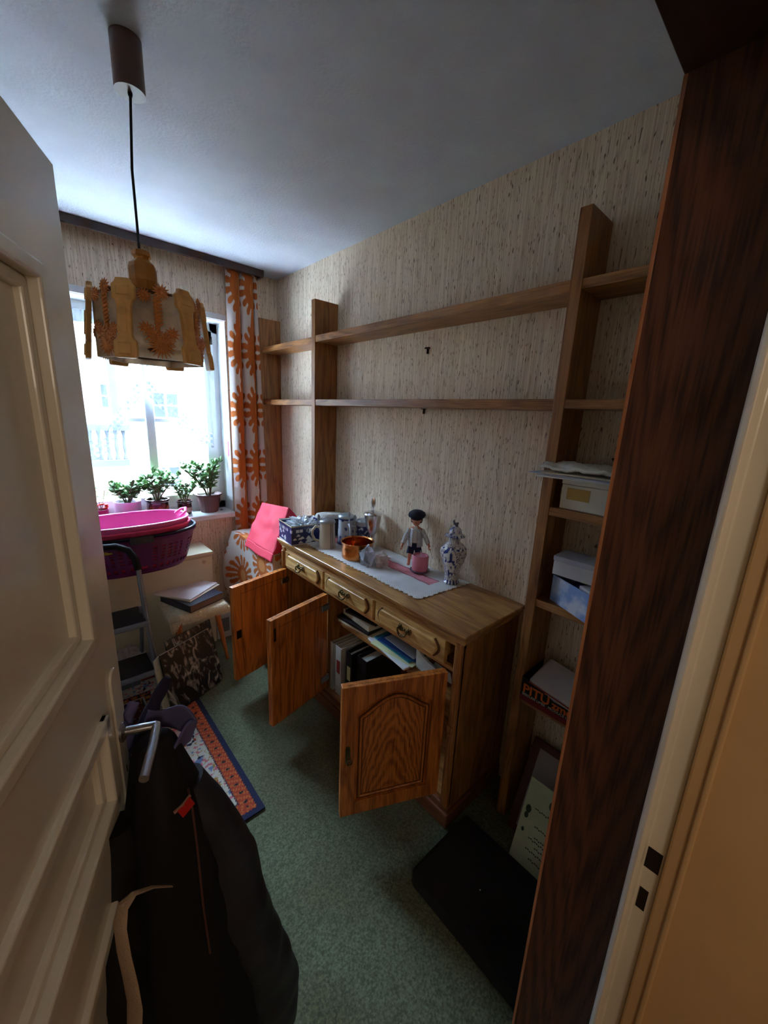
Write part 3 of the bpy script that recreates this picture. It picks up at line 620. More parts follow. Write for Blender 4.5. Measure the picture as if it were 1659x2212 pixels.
stein('tall pale grey beer stein with blue marks, middle one of the three steins',(1.37,1.83,ZR),.155,.050,(190,192,200),-1.9)
stein('short cobalt blue beer stein with white figures beside the silver trophy',(1.44,1.755,ZR),.13,.046,(180,186,200),2.6,dark=True)
# trophy
tr=thing('trophy_cup','silver lidded trophy cup with an oval finial near the wall','trophy',(1.44,1.668,ZR),.86)
link('base',MB().lathe([(.034,0),(.035,.012),(.03,.018),(.012,.03),(.009,.045),(.014,.055),(.010,.064),(.013,.074)],n=32),CHROME,tr,smooth=True)
link('cup',MB().lathe([(.011,.072),(.02,.085),(.034,.11),(.044,.145),(.049,.18),(.05,.2),(.053,.202)],n=32),CHROME,tr,smooth=True)
ld=link('lid',MB().lathe([(.055,.203),(.052,.209),(.03,.219),(.01,.224),(.004,.232),(.005,.238),(0,.24)],n=32),CHROME,tr,smooth=True)
link('finial',MB().lathe([(1e-5,.236),(.006,.242),(.0135,.262),(.0145,.275),(.011,.292),(1e-5,.302)],n=20,sx=.25,sy=1),CHROME,ld,smooth=True)
# copper pot
COP=mat('hammered copper',(196,120,66),.22,1,var=.15,scale=30,bump=.15,bscale=70)
cp=thing('copper_pot','round copper pot without lid beside the crinkled cellophane bag','copper pot',(1.277,1.60,Z+.004))
link('pot',MB().lathe([(0,.004),(.078,.004),(.08,0),(.084,.004),(.086,.062),(.088,.086),(.092,.09),(.089,.092),(.083,.086),(.081,.01),(0,.008)],n=48),COP,cp,smooth=True)
link('inner_candle',MB().lathe([(.02,0),(.02,.03),(.016,.034),(0,.033)],(.0,0,.008),20),mat('copper cone',(170,110,60),.4,.6),cp,smooth=True)
# cellophane bags
cb=crumple('cellophane_bag','',(1.245,1.475,Z+.045),.05,.8,1.05,1.05,sheer('cellophane',(210,218,232),.38),seed=9,amp=.45,sharp=4,n=16); tag(cb,'crinkled clear cellophane bag with a silver trinket at the runner\'s front edge','gift bag')
si=crumple('silver_trinket','',(1.235,1.478,Z+.036),.028,1,1,1,mat('dark silver foil',(120,126,140),.25,.9),seed=3,amp=.5,sharp=7,n=24); tag(si,'small silver trinket inside the left cellophane bag','trinket')
c2=crumple('cellophane_bag','',(1.285,1.405,ZR+.04),.042,.8,.85,1,sheer('cellophane pinkish',(220,206,200),.40),seed=12,amp=.45,sharp=4,n=14); tag(c2,'small crumpled cellophane bag with brownish contents on the runner\'s pink band','gift bag')
s2_=crumple('praline','',(1.285,1.405,ZR+.028),.022,1,1,1,mat('light brown sweet',(170,126,92),.6),seed=5,amp=.2,n=20); tag(s2_,'light brown lump inside the smaller cellophane bag','sweet')
# candle
cd=thing('candle','short thick pink pillar candle on a small glass dish in front of the doll','candle',(1.405,1.25,ZR))
link('dish',MB().lathe([(.045,0),(.05,.004),(.052,.007),(.048,.008),(0,.004)],n=32),mat('grey glass dish',(90,80,100),.2,coat=.5),cd,smooth=True)
link('wax',MB().lathe([(.0395,.007),(.041,.012),(.041,.078),(.038,.085),(.034,.084),(.03,.079),(0,.078)],n=36),mat('pink wax',(206,120,140),.45,var=.04),cd,smooth=True)
link('wick',MB().tube([(0,0,.077),(.001,.001,.09),(.004,.002,.098),(.002,.006,.106)],.0018,6),mat('pale wick',(190,180,180),.8),cd)
# ginger jar
WB=painted('blue and white porcelain',.15,coat=.6,bscale=40)
def vc(a,z,r):
    w=(.66,.66,.68); b=lin((44,62,140))[:3]; g=lin((96,98,116))[:3]
    if .30<((a/(2*PI)+.0)%1)*1 <.30: return w
    a2=(a-3.5+PI)%(2*PI)-PI
    med=(a2/.62)**2+((z-.11)/.072)**2
    if med<1:
        q=mnoise.noise(Vector((a*4,z*45,3))); return b if q>.12 else (.76,.77,.8)
    if med<1.12: return b
    if z<.02 or .173<z<.18: return b if math.sin(a*14)>0 else w
    q=abs(mnoise.noise(Vector((math.cos(a)*4.5,math.sin(a)*4.5,z*90))))
    q2=abs(mnoise.noise(Vector((math.cos(a)*7+5,math.sin(a)*7,z*120))))
    return g if (q<.07 or q2<.05) else w
vs=thing('ginger_jar','tall blue and white porcelain lidded jar at the right end of the runner','vase',(1.425,1.065,ZR))
pr=[(.036,0),(.038,.005),(.033,.012)]
ctrl=[(0,.033),(.15,.033),(.35,.040),(.55,.054),(.72,.062),(.84,.060),(.93,.046),(1,.027)]
def ci(t):
    for (a,ra),(b,rb) in zip(ctrl,ctrl[1:]):
        if t<=b: k=(t-a)/(b-a); k=k*k*(3-2*k); return ra+(rb-ra)*k
    return ctrl[-1][1]
pr+=[(ci(i/60),.012+.188*i/60) for i in range(61)]+[(.027,.212),(.029,.222),(.026,.224)]
link('jar',MB().lathe(pr,n=90,col=vc),WB,vs,smooth=True)
ld=link('lid',MB().lathe([(.027,.2245),(.047,.229),(.048,.232),(.040,.237),(.03,.242),(.029,.252),(.026,.262),(.016,.272),(.006,.276),(0,.277)],n=60,col=lambda a,z,r: lin((44,62,140))[:3] if mnoise.noise(Vector((math.cos(a)*6,math.sin(a)*6,z*160)))>.1 else (.66,.66,.68)),WB,vs,smooth=True)
kb=MB().tube([(0,-.008,.275),(0,-.002,.285),(0,.006,.288),(0,.010,.283)],[.006,.007,.006,.004],8).ball((0,-.009,.291),.006,8,6).tube([(0,.008,.285),(0,.014,.296),(0,.010,.304)],[.004,.004,.002],6)
link('knob',kb,mat('dark blue knob',(50,50,70),.3),ld,smooth=True)
# doll -------------------------------------------------
dl=thing('doll','small boy doll in a navy cap, white shirt and dark shorts by the wall','doll',(1.43,1.29,ZR))
lean=Matrix.Translation((1.425,1.315,ZR))@Matrix.Rotation(math.radians(128),4,'Z')@Matrix.Rotation(math.radians(9),4,'X')
# local doll space: +y is its front, x its right/left, z up
def skinobj(nm,verts,edges,rad,m,par,sub=2):
    me=bpy.data.meshes.new(nm); me.from_pydata(verts,edges,[]); me.materials.append(m); o=bpy.data.objects.new(nm,me); COL.objects.link(o); o.parent=par
    o.modifiers.new('skin','SKIN'); 
    for i,r in enumerate(rad):
        sv=me.skin_vertices[0].data[i] if me.skin_vertices else None
        sv.radius=(r,r) if not isinstance(r,tuple) else r
    me.skin_vertices[0].data[0].use_root=True
    o.modifiers.new('sub','SUBSURF').levels=sub; o.modifiers['sub'].render_levels=sub
    return o
def newskin(nm,verts,edges,rad,m,par,sub=2):
    me=bpy.data.meshes.new(nm); me.from_pydata(verts,edges,[]); me.materials.append(m)
    o=bpy.data.objects.new(nm,me); COL.objects.link(o); o.parent=par
    md=o.modifiers.new('skin','SKIN'); md.use_smooth_shade=True
    lay=me.skin_vertices[0] if len(me.skin_vertices) else None
    if lay is None:
        bm_=__import__('bmesh').new(); bm_.from_mesh(me); bm_.verts.layers.skin.verify(); bm_.to_mesh(me); bm_.free(); lay=me.skin_vertices[0]
    for i,r in enumerate(rad):
        lay.data[i].radius=r if isinstance(r,tuple) else (r,r)
    lay.data[0].use_root=True
    s_=o.modifiers.new('sub','SUBSURF'); s_.levels=sub; s_.render_levels=sub
    return o
SK=mat('doll skin',(206,140,110),.5,var=.03)
rot_l=Matrix.LocRotScale(Vector(dl.location),None,None).inverted()@lean
V_=lambda *p: tuple(rot_l@Vector(p))
sv=[V_(0,0,.115),V_(0,0,.15),V_(0,0,.195),V_(0,0,.212),V_(0,.002,.225),
    V_(.034,0,.19),V_(.052,.006,.15),V_(.062,.02,.112),V_(.066,.026,.098),
    V_(-.034,0,.19),V_(-.054,.004,.155),V_(-.072,.018,.122),V_(-.078,.024,.108),
    V_(.018,.002,.10),V_(.022,.016,.06),V_(.024,.012,.02),V_(.025,.026,.008),
    V_(-.018,.002,.10),V_(-.026,.022,.062),V_(-.03,.018,.022),V_(-.032,.034,.008)]
se=[(0,1),(1,2),(2,3),(3,4),(2,5),(5,6),(6,7),(7,8),(2,9),(9,10),(10,11),(11,12),(0,13),(13,14),(14,15),(15,16),(0,17),(17,18),(18,19),(19,20)]
srad=[.022,.022,.02,.010,.010,.011,.009,.007,.007,.011,.009,.007,.007,.014,.011,.008,.009,.014,.011,.008,.009]
newskin('body',sv,se,srad,SK,dl)
hm_=MB(); hc=Vector((0,.004,.245))
def hd_(d):
    k=Vector((d.x*.027,d.y*.029,d.z*.033)); 
    if d.y>.5 and abs(d.z+.05)<.25 and abs(d.x)<.25: k.y+=.005*(1-abs(d.x)*4)
    if d.z<-.3: k.x*=.9; 
    return hc+k
o_=[]
for j in range(17):
    for i in range(24):
        a=2*PI*i/24; p=PI*j/16; o_.append(rot_l@hd_(Vector((math.sin(p)*math.cos(a),math.sin(p)*math.sin(a),math.cos(p)))))
hm_.add(o_,[(j*24+i,j*24+(i+1)%24,(j+1)*24+(i+1)%24,(j+1)*24+i) for j in range(16) for i in range(24)])
hd=link('head',hm_,SK,dl,smooth=True)
link('ear',MB().ball((.028,.002,.243),.006,8,6,sx=.5).ball((-.028,.002,.243),.006,8,6,sx=.5).xf(rot_l),SK,hd,smooth=True)
link('eye',MB().ball((.010,.031,.247),.003,8,6).ball((-.010,.031,.247),.003,8,6).xf(rot_l),mat('doll eye',(40,30,30),.2),hd,smooth=True)
link('mouth',MB().ball((0,.030,.229),.004,8,6,sx=1.5,sz=.5).xf(rot_l),mat('doll lips',(180,60,60),.4),hd,smooth=True)
def hair_(d):
    k=1.10+.06*mnoise.noise(d*6); return hc+Vector((d.x*.028*k,d.y*.029*k-.004,d.z*.032*k))
hh_=MB().lathe([(.0296*math.sin(PI*j/12),.034*math.cos(PI*j/12)) for j in range(1,9)],(0,-.004,.246),22,wob=lambda a,z:1.06+.05*math.sin(a*9)).xf(rot_l)
link('hair',hh_,mat('dark brown hair',(50,34,28),.7),dl,smooth=True)
CAPM=mat('navy cap wool',(40,44,62),.9,var=.2,scale=60)
link('cap',MB().lathe([(.031,0),(.041,.006),(.045,.016),(.040,.030),(.025,.040),(0,.044)],(0,0,0),28,sx=1,sy=1.06,wob=lambda a,z:1+.03*math.sin(a*6)).xf(rot_l@Matrix.Translation((0,.002,.253))@Matrix.Rotation(math.radians(-8),4,'X')),CAPM,dl,smooth=True)
link('cap_brim',MB().lathe([(.0,0),(.030,0),(.032,.002),(.0,.004)],(0,0,0),24,sx=.9,sy=.8).xf(rot_l@Matrix.Translation((0,.025,.252))@Matrix.Rotation(math.radians(-22),4,'X')),CAPM,dl,smooth=True)
SHW=mat('white doll shirt',(222,220,214),.9,var=.06); JCK=mat('pale knitted jacket',(196,198,200),.95,var=.15,scale=80,bump=.6,bscale=180)
link('shirt',MB().loft([((0,.001,.115),.026,.024,0),((0,.001,.15),.0265,.025,0),((0,0,.185),.028,.022,0),((0,0,.204),.020,.016,0),((0,0,.212),.012,.012,0)],20).xf(rot_l),SHW,dl,smooth=True)
jm=MB()
for s in (-1,1):
    jm.grid(8,16,lambda u,v:(s*(.007+.006*(1-v)+.026*u-.0*v),.028*math.cos(u*1.9)+.004,.105+.095*v),None)
    jm.grid(8,16,lambda u,v:(s*.030*math.cos(u*PI/2),-.026*math.sin(u*PI/2),.105+.095*v),None)
j_=link('jacket',jm.xf(rot_l),JCK,dl,smooth=True,thick=.003)
for s,pts in ((1,[(.03,0,.193),(.052,.006,.15),(.060,.018,.118)]),(-1,[(-.03,0,.193),(-.054,.004,.155),(-.070,.016,.126)])):
    link('sleeve',MB().tube(pts,[.0135,.0125,.012],12).xf(rot_l),JCK,dl,smooth=True)
SHO=mat('dark blue shorts',(40,46,76),.9)
link('shorts',MB().loft([((0,.001,.088),.030,.024,0),((0,.001,.105),.030,.025,0),((0,.001,.125),.0275,.025,0)],20).tube([(.017,.002,.10),(.022,.012,.066)],[.018,.0185],14).tube([(-.017,.002,.10),(-.025,.016,.068)],[.018,.0185],14).xf(rot_l),SHO,dl,smooth=True)
def fing(bx_,s):
    m=MB(); b=Vector(bx_)
    for k,L_ in enumerate((.009,.011,.0105,.009)):
        st_=b+Vector(((k-1.5)*.0028,.001,-.003)); m.tube([st_,st_+Vector((s*.0015,.002,-L_*.6)),st_+Vector((s*.001,.006,-L_))],[.0017,.0016,.0012],6)
    m.tube([b+Vector((-s*.004,.001,.001)),b+Vector((-s*.008,.004,-.003)),b+Vector((-s*.008,.007,-.006))],[.002,.0018,.0013],6); return m.xf(rot_l)
link('hand',fing((.066,.026,.098),1),SK,dl,smooth=True); link('hand',fing((-.078,.024,.108),-1),SK,dl,smooth=True)
# ---------------------------------------------------------------- corner table, cloth, red bag
TZ=.79
ct=thing('corner_table','small wooden table under the floral cloth in the window corner','table',(1.28,2.5,0))
link('top',MB().box(1.08,1.48,2.18,2.82,TZ-.02,TZ-.004),OAKX,ct,world=True,bevel=.003)
for x in (1.11,1.45):
    for y in (2.21,2.79): link('leg',MB().box(x-.02,x+.02,y-.02,y+.02,0,TZ-.02),OAKZ,ct,world=True)
def cloth(u,v):
    # u: around perimeter front (-x) and left(+y) sides ; v: 0 centre .. 1 hem
    per_=[(1.49,2.187),(1.07,2.187),(1.07,2.83),(1.49,2.83)]; L_=[.42,.66,.42]; d=u*sum(L_); k=0
    while k<2 and d>L_[k]: d-=L_[k]; k+=1
    f=min(d/L_[k],1); a,b=per_[k],per_[k+1]; x=a[0]+(b[0]-a[0])*f; y=a[1]+(b[1]-a[1])*f
    if v<.3:
        t=v/.3; return (1.30+(x-1.30)*t,2.5+(y-2.5)*t,TZ+.002)
    t=(v-.3)/.7; n=Vector((0,-1)) if k==0 else (Vector((-1,0)) if k==1 else Vector((0,1)))
    cr=math.exp(-((u*1.5-1.08)/.09)**2)
    w=.012*math.sin(u*46)*t+.010*t+cr*.075*math.sin(PI*min(t*1.2,1))+ (0.05*max(0,t-.8)/.2 if k!=0 else 0)
    if k==0: w=min(w,.003)
    x+=n.x*w-cr*.01; y+=n.y*w
    return (x,min(y,2.872 if x>1.33 else 2.905),TZ+.002-t*.74)
tc_=thing('tablecloth','orange floral tablecloth draped over the corner table beside the sideboard','tablecloth',(1.28,2.5,.05))
link('cloth',MB().grid(260,150,cloth,lambda u,v:floral(u*1.5+.03,v*1.05,Rx=.15,Ry=.15,dy=.34,dx=.31,ph=.1,stripe=0,core=.5)),FAB,tc_,smooth=True,world=True,thick=.0015)
RED=mat('pinkish red nonwoven fabric',(206,48,70),.75,var=.05,bump=.2,bscale=200)
bg=thing('tote_bag','bright pinkish red fabric tote bag slumped on the floral tablecloth','bag',(1.2,2.4,TZ+.003))
A=(1.065,2.57,TZ+.006);B=(1.065,2.175,TZ+.006);Cc_=(1.21,2.62,1.03);D_=(1.20,2.215,1.075);E_=(1.42,2.66,TZ+.006);F_=(1.44,2.24,TZ+.006)
def quad(a,b,c,d,w=.008,sd=0):
    a,b,c,d=map(Vector,(a,b,c,d))
    def P(u,v):
        p=(a*(1-u)+b*u)*(1-v)+(c*(1-u)+d*u)*v; n=(b-a).cross(c-a).normalized(); e=math.sin(PI*u)*math.sin(PI*v)
        return p+n*(w*e*math.sin(u*7+v*4+sd)+w*.8*math.sin(v*PI)*mnoise.noise(Vector((u*4+sd,v*4,0))))
    return P
bm_=MB().grid(26,26,quad(A,B,Cc_,D_,.016)).grid(26,26,quad(Cc_,D_,E_,F_,.012,2)).grid(16,16,quad(B,F_,D_,D_,.006,3)).grid(16,16,quad(A,E_,Cc_,Cc_,.006,4))
link('body',bm_,RED,bg,smooth=True,world=True,thick=.003)
link('flap',MB().grid(20,8,lambda u,v:(1.066-.018*v,2.57-.40*u,TZ+.008-.05*v+.004*math.sin(u*9))),RED,bg,smooth=True,world=True,thick=.003)
# ---------------------------------------------------------------- window sill plants
SZ=wz0+.0405
LEAF=mat('jade leaf green',(92,132,72),.4,var=.35,scale=18,coat=.2); STEM=mat('brown plant stem',(96,84,60),.8); SOIL=mat('dark potting soil',(44,32,26),.95,bump=1,bscale=60)
def jade(par,c,h,spread,nst,seed,rleaf=.018,lean=(0,0)):
    rnd=random.Random(seed); sm=MB(); lm=MB()
    for s in range(nst):
        a=2*PI*s/nst+rnd.uniform(-.5,.5); L_=h*rnd.uniform(.65,1); d=Vector((math.cos(a)*spread*rnd.uniform(.4,1)+lean[0],math.sin(a)*spread*.6*rnd.uniform(.3,1)+lean[1],L_))
        p0=Vector(c)+Vector((math.cos(a)*.012,math.sin(a)*.012,0)); pts=[p0+Vector((d.x*t**1.4,d.y*t**1.4,d.z*t)) for t in [i/6 for i in range(7)]]
        sm.tube(pts,[.005-.003*i/6 for i in range(7)],6)
        br=[(pts,1)]
        for q in range(2):
            k=rnd.choice((2,3,4)); e=Vector((rnd.uniform(-1,1)*spread*.5,rnd.uniform(-1,1)*spread*.3,h*.28)); bp=[pts[k]+e*t for t in (0,.5,1)]; sm.tube(bp,[.003,.0025,.002],5); br.append((bp,.9))
        for pts_,sc_ in br:
            for i,p in enumerate(pts_):
                if i<2 and len(pts_)>3: continue
                for q in range(3 if i<len(pts_)-1 else 5):
                    th=rnd.uniform(0,2*PI); up=rnd.uniform(.1,1.1) if i<len(pts_)-1 else rnd.uniform(.4,1.5); r=rleaf*rnd.uniform(.7,1.15)*sc_
                    X=Vector((math.cos(th)*math.cos(up),math.sin(th)*math.cos(up),math.sin(up))); Yv=X.cross(Vector((0,0,1))).normalized(); Zv=X.cross(Yv)
                    o=[]; K=8
                    for (t,wd) in ((0,.12),(.25,.5),(.6,.62),(.85,.45),(1,.06)):
                        for m_ in (-1,0,1): o.append(p+X*(r*1.9*t)+Yv*(r*wd*m_)+Zv*(r*.25*t*t-(.06*r if m_==0 else 0)))
                    fs=[(j*3+m_,j*3+m_+1,(j+1)*3+m_+1,(j+1)*3+m_) for j in range(4) for m_ in (0,1)]
                    lm.add(o,fs)
    link('stem',sm,STEM,par,smooth=True); link('foliage',lm,LEAF,par,smooth=True,thick=.0022)
def pot(label,x,y,r,h,m,style='plain',plant=None,rim=True,nm='potted_jade_plant',colfn=None):
    t=thing(nm,label,'potted plant',(x,y,SZ),0,'potted plants on the window sill')
    if style=='flute': wob=lambda a,z:1+.035*abs(math.sin(a*10))
    else: wob=None
    pr=[(r*.74,0),(r*.76,.004),(r*.97,h*.88),(r*.97,h*.88)]
    if style=='flute': pr=[(r*.70,0),(r*.73,.004)]+[(r*(.73+.22*i/8),.004+(h*.86)*i/8) for i in range(9)]+[(r*1.08,h*.93),(r*1.14,h),(r*1.05,h),(r*.9,h*.86),(0,h*.84)]
    elif style=='cyl': pr=[(r*.9,0),(r*.94,.005),(r*1.0,h*.4),(r*1.0,h*.95),(r*1.02,h),(r*.93,h),(r*.9,h*.86),(0,h*.84)]
    else: pr=[(r*.82,0),(r*.9,.006),(r*.98,h*.5),(r*.93,h*.85),(r*1.05,h*.92),(r*1.06,h),(r*.93,h),(r*.88,h*.84),(0,h*.82)]
    if colfn: link('pot',MB().lathe([pr[0]]+sum([[(a[0]+(b[0]-a[0])*k/5,a[1]+(b[1]-a[1])*k/5) for k in range(1,6)] for a,b in zip(pr,pr[1:])],[]),n=44,col=colfn),painted('glazed pot',.2,coat=.6),t,smooth=True)
    else: link('pot',MB().lathe(pr,n=60,wob=wob),m,t,smooth=True)
    link('soil',MB().lathe([(r*.90,h*.86),(r*.5,h*.9),(0,h*.91)],n=24),SOIL,t,smooth=True)
    if plant: jade(t,(0,0,h*.88),*plant)
    return t
pot('jade plant in a fluted brown plastic pot, rightmost on the window sill',.965,3.0,.082,.135,mat('brown plastic pot',(110,78,76),.55),'flute',(.27,.13,8,3,.025,(-.03,0)))
pot('small jade plant in a dark banded ceramic pot between two larger pots',.795,3.0,.049,.10,None,'round',(.14,.09,4,5,.020),colfn=lambda a,z,r: lin((60,30,30))[:3] if z>.05 or z<.02 else lin((190,160,150))[:3])
pot('bushy jade plant in a dark brown flame glazed pot at mid sill',.625,3.0,.070,.13,None,'round',(.20,.14,6,11,.025),colfn=lambda a,z,r: lin((56,30,26))[:3] if z>.10 or z<.02 else (lin((150,76,44))[:3] if math.sin(a*7)*.015+.05<z<math.sin(a*7)*.015+.075 else lin((90,40,28))[:3]))
pot('low jade plant in a wide pale pink cylinder pot',.45,3.0,.076,.135,mat('pale lilac glaze',(206,176,206),.35,coat=.3),'cyl',(.135,.14,7,21,.023))
fp=pot('small flowering succulent with red blooms in a magenta pot by the door edge',.305,3.0,.038,.095,mat('magenta glaze',(170,30,90),.3),'cyl',None,nm='potted_flower')
fm_=MB(); sm_=MB(); gm_=MB(); rr=random.Random(5)
for i in range(9):
    a=rr.uniform(0,2*PI); e=Vector((math.cos(a)*.03,math.sin(a)*.02,.10+rr.uniform(0,.035)))
    sm_.tube([(0,0,.08),e],.0015,5); fm_.ball(e,.011,8,6,sz=.6)
sm_.tube([(0,0,.08),(.012,0,.14),(.03,0,.22)],.0016,5).tube([(0,0,.08),(-.01,0,.16),(-.02,0,.24)],.0014,5)
for i in range(14): 
    p=(rr.uniform(-.035,.045),rr.uniform(-.02,.02),rr.uniform(.17,.26)); gm_.ball(p,.009,6,4,sz=.4)
link('stem',sm_,STEM,fp); link('flower',fm_,mat('red bloom',(220,50,40),.5),fp,smooth=True); link('leaf',gm_,mat('pale green leaf',(120,170,110),.6),fp,smooth=True)
tag(link('fallen_leaf',MB().grid(6,6,lambda u,v:(1.04+.02*u,2.975+.03*v,SZ+.002+.006*math.sin(PI*u)*math.sin(PI*v))),mat('dry leaf',(110,110,90),.7),thick=.001),'dry fallen leaf on the sill right of the fluted brown pot','leaf')
# ---------------------------------------------------------------- cabinet under the window, baskets
CREAMP=mat('cream lacquer',(206,196,166),.35,var=.04,coat=.2)
cbn=thing('low_cabinet','low cream lacquered cabinet under the window carrying the laundry baskets','cabinet',(.4,2.8,0))
link('body',MB().box(-.15,.856,2.672,YB-.004,.03,.695),CREAMP,cbn,world=True,bevel=.003)
link('top',MB().box(-.15,.862,2.664,YB-.004,.697,.72),CREAMP,cbn,world=True,bevel=.003)
link('door',MB().box(-.14,.848,2.664,2.671,.05,.688),CREAMP,cbn,world=True,bevel=.002)
link('latch',MB().lathe([(.012,0),(.012,.003),(0,.004)],n=16).xf(Matrix.Translation((.80,2.663,.655))@Matrix.Rotation(PI/2,4,'X')),mat('worn cream plastic',(170,156,126),.5),cbn,world=True)
def ovalbasket(par_name,label,cat,c,a,b,h,m,rimm,holes=False,base=.78,rz=0,group='stacked laundry baskets',z0=0,th=.004):
    t=thing(par_name,label,cat,c,rz,group)
    n=96; rows=22; mb=MB(); vs_=[]
    def S(ang,v):
        k=base+(1-base)*v**.7; cx=math.copysign(abs(math.cos(ang))**.8,math.cos(ang)); sy=math.copysign(abs(math.sin(ang))**.8,math.sin(ang)); return (a*k*cx,b*k*sy,h*v)
    for j in range(rows+1):
        for i in range(n): vs_.append(S(2*PI*i/n,j/rows))
    fs=[]
    for j in range(rows):
        for i in range(n):
            if holes:
                seg=(i%12); 
                if 8<=j<=17 and j%2==0 and i%2==0 and seg not in (0,): continue
                if j in (3,4) and i%2==0: continue
            fs.append((j*n+i,j*n+(i+1)%n,(j+1)*n+(i+1)%n,(j+1)*n+i))
    fs.append(tuple(range(n))[::-1]); mb.add(vs_,fs)
    link('tub',mb,m,t,smooth=not holes,thick=th)
    link('rim',MB().tube([ (S(2*PI*i/n,1)[0]*1.01,S(2*PI*i/n,1)[1]*1.015,h) for i in range(n+1)],.009,8,flat=.9),rimm,t,smooth=True)
    return t,S
PUR=mat('purple plastic',(96,24,92),.4,coat=.2,var=.05); NVY=mat('dark navy plastic',(22,28,48),.3,coat=.3,var=.05); PNK=mat('pink plastic',(240,110,176),.4,var=.03); REDT=mat('red inner tub',(240,76,120),.5)
bc=(.405,2.655,.7205)
pb,_=ovalbasket('laundry_basket','purple perforated laundry basket on the cream cabinet, lowest of the stack','laundry basket',bc,.335,.20,.215,PUR,PUR,True)
for s in (-1,): link('side_label',MB().box(-.21,-.11,-.183,-.181,.155,.172),mat('yellow label',(170,150,40),.5),pb)
nb_,S_=ovalbasket('laundry_basket','shallow dark navy laundry basket with a grey grip resting in the purple one','laundry basket',(bc[0],bc[1],bc[2]+.188),.337,.202,.045,NVY,NVY,False,base=.93)
link('grip',MB().box(-.05,.07,-.214,-.198,.008,.052),mat('grey soft grip',(70,70,76),.5),nb_,bevel=.006)
lm_=MB()
for k in range(9): lm_.box(-.045+k*.013,-.040+k*.013,-.217,-.2135,.012,.052)
link('grip_ribs',lm_,mat('grey soft grip',(70,70,76),.5),nb_)
pk,S2=ovalbasket('laundry_tub','glossy pink oval tub on top of the nested baskets','laundry tub',(bc[0]-.01,bc[1],bc[2]+.075),.308,.180,.215,PNK,PNK,False)
hl_=MB().tube([(.262,-.05,.212),(.297,-.045,.238),(.312,0,.252),(.297,.045,.238),(.262,.05,.212)],[.008]*5,8).tube([(-.262,-.05,.212),(-.297,-.045,.238),(-.312,0,.252),(-.297,.045,.238),(-.262,.05,.212)],[.008]*5,8)
link('handle',hl_,PNK,pk,smooth=True)
rd,_=ovalbasket('laundry_tub','red oval tub seen through the holes of the purple laundry basket','laundry tub',(bc[0]-.01,bc[1],bc[2]+.015),.318,.186,.245,REDT,REDT,False)
# ---------------------------------------------------------------- step ladder
GRY=mat('grey painted steel',(126,130,140),.4,.5); BLKR=mat('black ribbed rubber',(26,28,32),.75,bump=.6,bscale=120)
sl=thing('step_ladder','grey folding step ladder with black treads and an arched foam handrail','step ladder',(.2,2.4,0))
for x in (.40,-.02):
    pts=[(x,2.27,.02),(x-.02*(1 if x>.2 else -1),2.33,.45),(x-.03*(1 if x>.2 else -1),2.37,.80)]
    link('rail',MB().tube(pts,.013,12),GRY,sl,world=True,smooth=True)
    link('rear_leg',MB().tube([(x-.03*(1 if x>.2 else -1),2.63,.02),(x-.03*(1 if x>.2 else -1),2.40,.56)],.011,10),GRY,sl,world=True,smooth=True)
ar=[(.37,2.37,.80),(.362,2.375,.86),(.335,2.38,.915),(.28,2.383,.945),(.19,2.385,.95),(.10,2.383,.945),(.045,2.38,.915),(.018,2.375,.86),(.01,2.37,.80)]
link('handrail',MB().tube(ar,.0175,12),mat('black foam',(28,28,30),.9),sl,world=True,smooth=True)
for (y0,y1,z) in ((2.20,2.42,.265),(2.29,2.52,.52)):
    t_=link('tread',MB().box(.005,.385,y0,y1,z-.03,z),GRY,sl,world=True,bevel=.010,seg=3)
    link('tread_mat',MB().box(.02,.37,y0+.012,y1-.01,z,z+.004),BLKR,t_,world=True,bevel=.002)
# ---------------------------------------------------------------- stool
so_=thing('stool','wooden stool with splayed orange legs and a shaggy cream cover beside the step ladder','stool',(.67,2.55,0))
LEGW=wood('orange beech',(168,92,44),(206,124,66),'z')
link('seat',MB().box(.53,.815,2.39,2.70,.405,.432),mat('blue seat cushion',(40,80,120),.8),so_,world=True,bevel=.008)
for (x,y,X,Y) in ((.56,2.42,.52,2.38),(.785,2.43,.851,2.40+.062),(.56,2.67,.52,2.72),(.785,2.67,.84,2.72)):
    link('leg',MB().tube([(x,y,.405),(X,Y,0)],[.019,.011],12),LEGW,so_,world=True,smooth=True)
SHAG=mat('cream shag',(206,188,154),.95,bump=1,bscale=90,sheen=.5)
fc=thing('stool_cover','shaggy cream fleece cover hanging over the stool','seat cover',(.67,2.55,.43))
def fl(u,v):
    x=.505+.345*u; y=2.36+.36*v; ex=max(0,abs(u-.5)-.42)/.08; ey=max(0,abs(v-.5)-.42)/.08; e=max(ex,ey)
    z=.452-e*e*.035-(.06*max(0,1-((u-.0)**2+(v-.0)**2)/.018)) +.006*mnoise.noise(Vector((x*60,y*60,0)))
    return (x,y,z)
link('fleece',MB().grid(60,60,fl),SHAG,fc,world=True,smooth=True,thick=.012)
fr_=MB(); rr=random.Random(3)
for i in range(420):
    t=rr.random()*1.4
    if t<1: p=Vector((.505+.345*t,2.358,.425))
    else: p=Vector((.503 if rr.random()<.5 else .852,2.36+.36*rr.random(),.425))
    L_=rr.uniform(.012,.03); L_+= .03 if p.x<.53 and p.y<2.4 else 0
    fr_.tube([p,p+Vector((rr.uniform(-.004,.004),-.004,-L_))],[.0035,.0008],4)
o=link('fringe',fr_,SHAG,fc,world=True); o['kind']='stuff'
